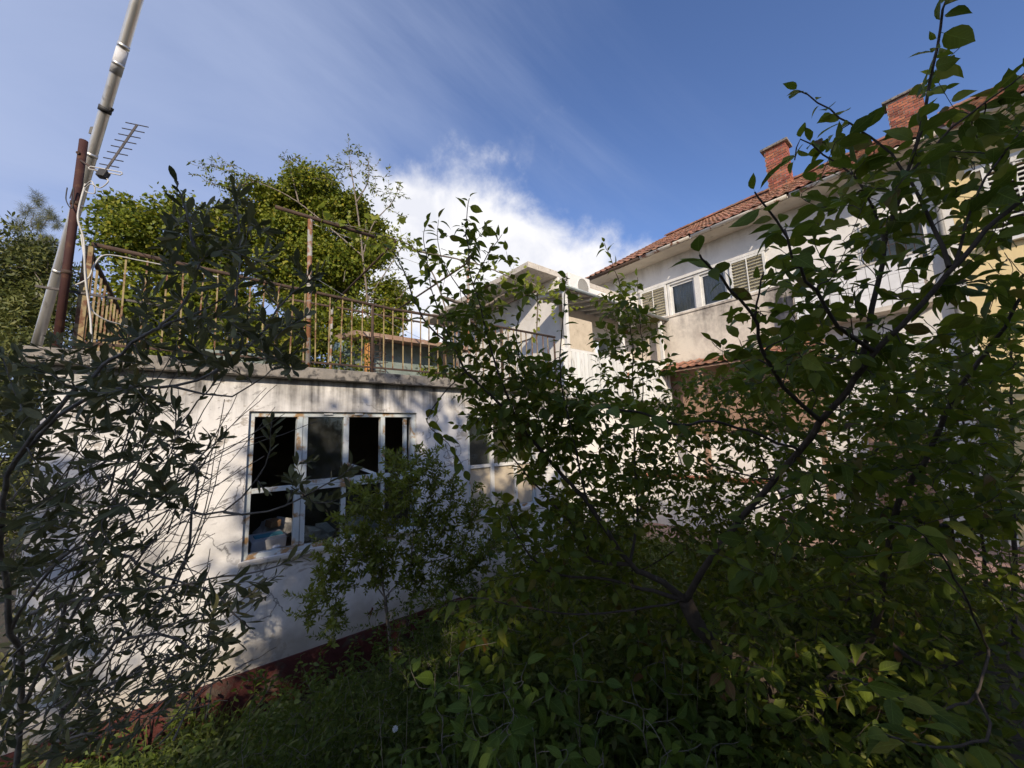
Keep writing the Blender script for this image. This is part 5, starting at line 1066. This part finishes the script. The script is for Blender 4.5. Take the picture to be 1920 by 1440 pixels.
crown_tree('garden_bush', 'dark bush growing past the left end of the annex', (*at(0, 900, 3.9)[:2], 0), [(np.array(at(-40, 900, 4.2)), (.9, .8, 1.3)), (np.array(at(10, 720, 4.6)), (.5, .5, .9))], 14000, .075, T_OLIVE, 'leaf_dark', trunk_r=.05, twigs=40, shell=.7, clump=8)
# vine on the pergola
vn = Plant(.12, .07, .9, 'plum')
vs = [(3.0, YW+.3, ZT), (2.6, YW+.15, 4.3), (2.2, YW+.12, 4.86), (1.6, YW+.1, 4.92), (1.05, YW+.1, 4.88)]
vn.limb(vs, .018, .004, .35); vn.limb([(2.2, YW+.12, 4.86), (3.2, YW+.1, 4.93), (4.4, YW+.3, 4.95), (5.4, 5.2, 5.2), (6.2, 5.6, 5.45)], .016, .004)
A5 = [at(900, 575, 6.2), at(940, 555, 6.6), at(975, 535, 6.9), at(1003, 535, 7.0), at(1008, 570, 7.0), at(1005, 640, 7.0)]
vn.limb([vs[1]]+A5, .03, .012, .3)
vn.fill([at(x, y, d) for x, y, d in ((965, 525, 6.9), (985, 515, 6.9), (990, 545, 6.9), (940, 560, 6.6), (1030, 560, 7.0), (1085, 560, 7.0), (1060, 585, 7.0), (880, 585, 6.3), (1010, 590, 6.9), (960, 625, 6.6), (1035, 575, 7), (950, 540, 6.6), (975, 520, 6.9), (985, 530, 6.9), (935, 575, 6.5), (1075, 570, 7), (1090, 575, 7), (1040, 600, 7), (985, 505, 6.9), (990, 560, 6.9), (920, 560, 6.5))], 1.5)
vn.fill([(x, YW+.1+random.uniform(-.15, .4), 4.9+random.uniform(-.15, .18)) for x in np.linspace(1.0, 5.2, 80)], 1)
VT = thing('grape_vine', 'sparse yellow green grape vine trained along the pergola', 'vine', vs[0]); vn.branches(VT, 'bark_pale', .01); emit_leaves(VT, vn.L, [T_VINE], 'leaf_vine', 300)
cr = Plant(.062, .022, 1.0, 'spiral')
cr.limb([(.2, YW+.45, ZT), (.25, YW+.3, 3.5), (.5, YW+.2, 3.95), (1.1, YW+.16, 4.02), (1.9, YW+.16, 3.98)], .008, .002, .2); cr.limb([(.25, YW+.3, 3.5), (-.1, YW+.22, 3.9), (-.5, YW+.18, 4.05)], .006, .002, .2); cr.limb([(.5, YW+.2, 3.95), (.9, YW+.3, 3.7), (1.4, YW+.35, 3.5)], .005, .002, .2)
cr.fill([(random.uniform(-.55, 1.7), YW+random.uniform(.16, .55), ZT+abs(random.gauss(.25, .32))) for _ in range(330)], 1.2, .2)
CT = thing('railing_creeper', 'leafy green creeper tangled in the terrace railing behind the grey leaved shrub', 'creeper', (.2, YW+.45, ZT)); cr.branches(CT, 'bark_pale', 1); emit_leaves(CT, cr.L, [T_IVY], 'leaf_ivy', 0)
# ------------------------------------------------------------------ what stands behind the photographer and shades the garden
nb = thing('neighbour_house', 'plain rendered neighbouring house behind the garden', 'house', (-1, -8, 0))
pb(nb, 'wall', 'concrete', -6.0, 3.4, -11, -6.0, 0, 3.6)
MB().quadbox([(-6.2, -5.8, 3.6), (3.6, -5.8, 3.6), (3.6, -11.2, 3.6), (-6.2, -11.2, 3.6), (-6.2, -8.3, 4.6), (3.6, -8.3, 4.6), (3.6, -8.7, 4.6), (-6.2, -8.7, 4.6)]).build('roof', 'tile', nb)
for k in range(4): pb(nb, 'window', 'frame_white', -4.3+k*2.0, -3.3+k*2.0, -6.0+.002, -5.96, 1.2, 2.5)
for lab, bx, by, bl, n in (('leafy tree behind the garden before the left half of the neighbouring house', -4.0, -4.8, [((-4.55, -4.8, 6.2), (.85, .8, 1.7)), ((-3.5, -4.8, 6.3), (1.1, .8, 1.6)), ((-4.2, -4.8, 4.0), (1.5, .8, 1.6))], 8500),
                           ('leafy tree behind the garden before the middle of the neighbouring house', -1.2, -4.8, [((-2.0, -4.8, 5.6), (1.2, .8, 1.5)), ((-.6, -4.8, 5.5), (1.2, .8, 1.4)), ((-1.95, -4.8, 3.5), (1.0, .8, 1.3)), ((.1, -4.8, 3.5), (1.0, .8, 1.3)), ((-2.85, -4.8, 3.9), (.75, .7, 1.3))], 10500),
                           ('leafy tree behind the garden before the right half of the neighbouring house', 1.8, -4.8, [((1.0, -4.8, 5.2), (1.2, .8, 1.4)), ((2.3, -4.8, 5.0), (1.2, .8, 1.3)), ((1.6, -4.8, 3.6), (1.7, .8, 1.4))], 5600),
                           ('thin tree behind the garden at the left', -7.4, -4.8, [((-7.1, -4.8, 6.4), (.68, .8, 2.2)), ((-8.3, -4.8, 6.0), (1.2, .8, 2.4)), ((-7.2, -4.8, 3.2), (1.2, .8, 1.4))], 5200),
                           ('round tree behind the garden at the right', 7.4, -4.8, [((7.5, -4.8, 4.4), (1.5, .9, 1.5)), ((9.0, -4.9, 4.0), (1.3, .9, 1.6)), ((7.6, -4.8, 2.4), (1.8, .9, 1.6))], 4500)):
    crown_tree('shade_tree', lab, (bx, by, 0), bl, n, .2, T_IVY, 'leaf_ivy', trunk_r=.12, twigs=50, clump=6, shell=.8)
SC.cycles.adaptive_threshold = .02; SC.cycles.max_bounces = 4; SC.cycles.diffuse_bounces = 2; SC.cycles.glossy_bounces = 2; SC.cycles.transmission_bounces = 4; SC.cycles.transparent_max_bounces = 8
SC.cycles.caustics_reflective = False; SC.cycles.caustics_refractive = False; SC.cycles.sample_clamp_indirect = 6
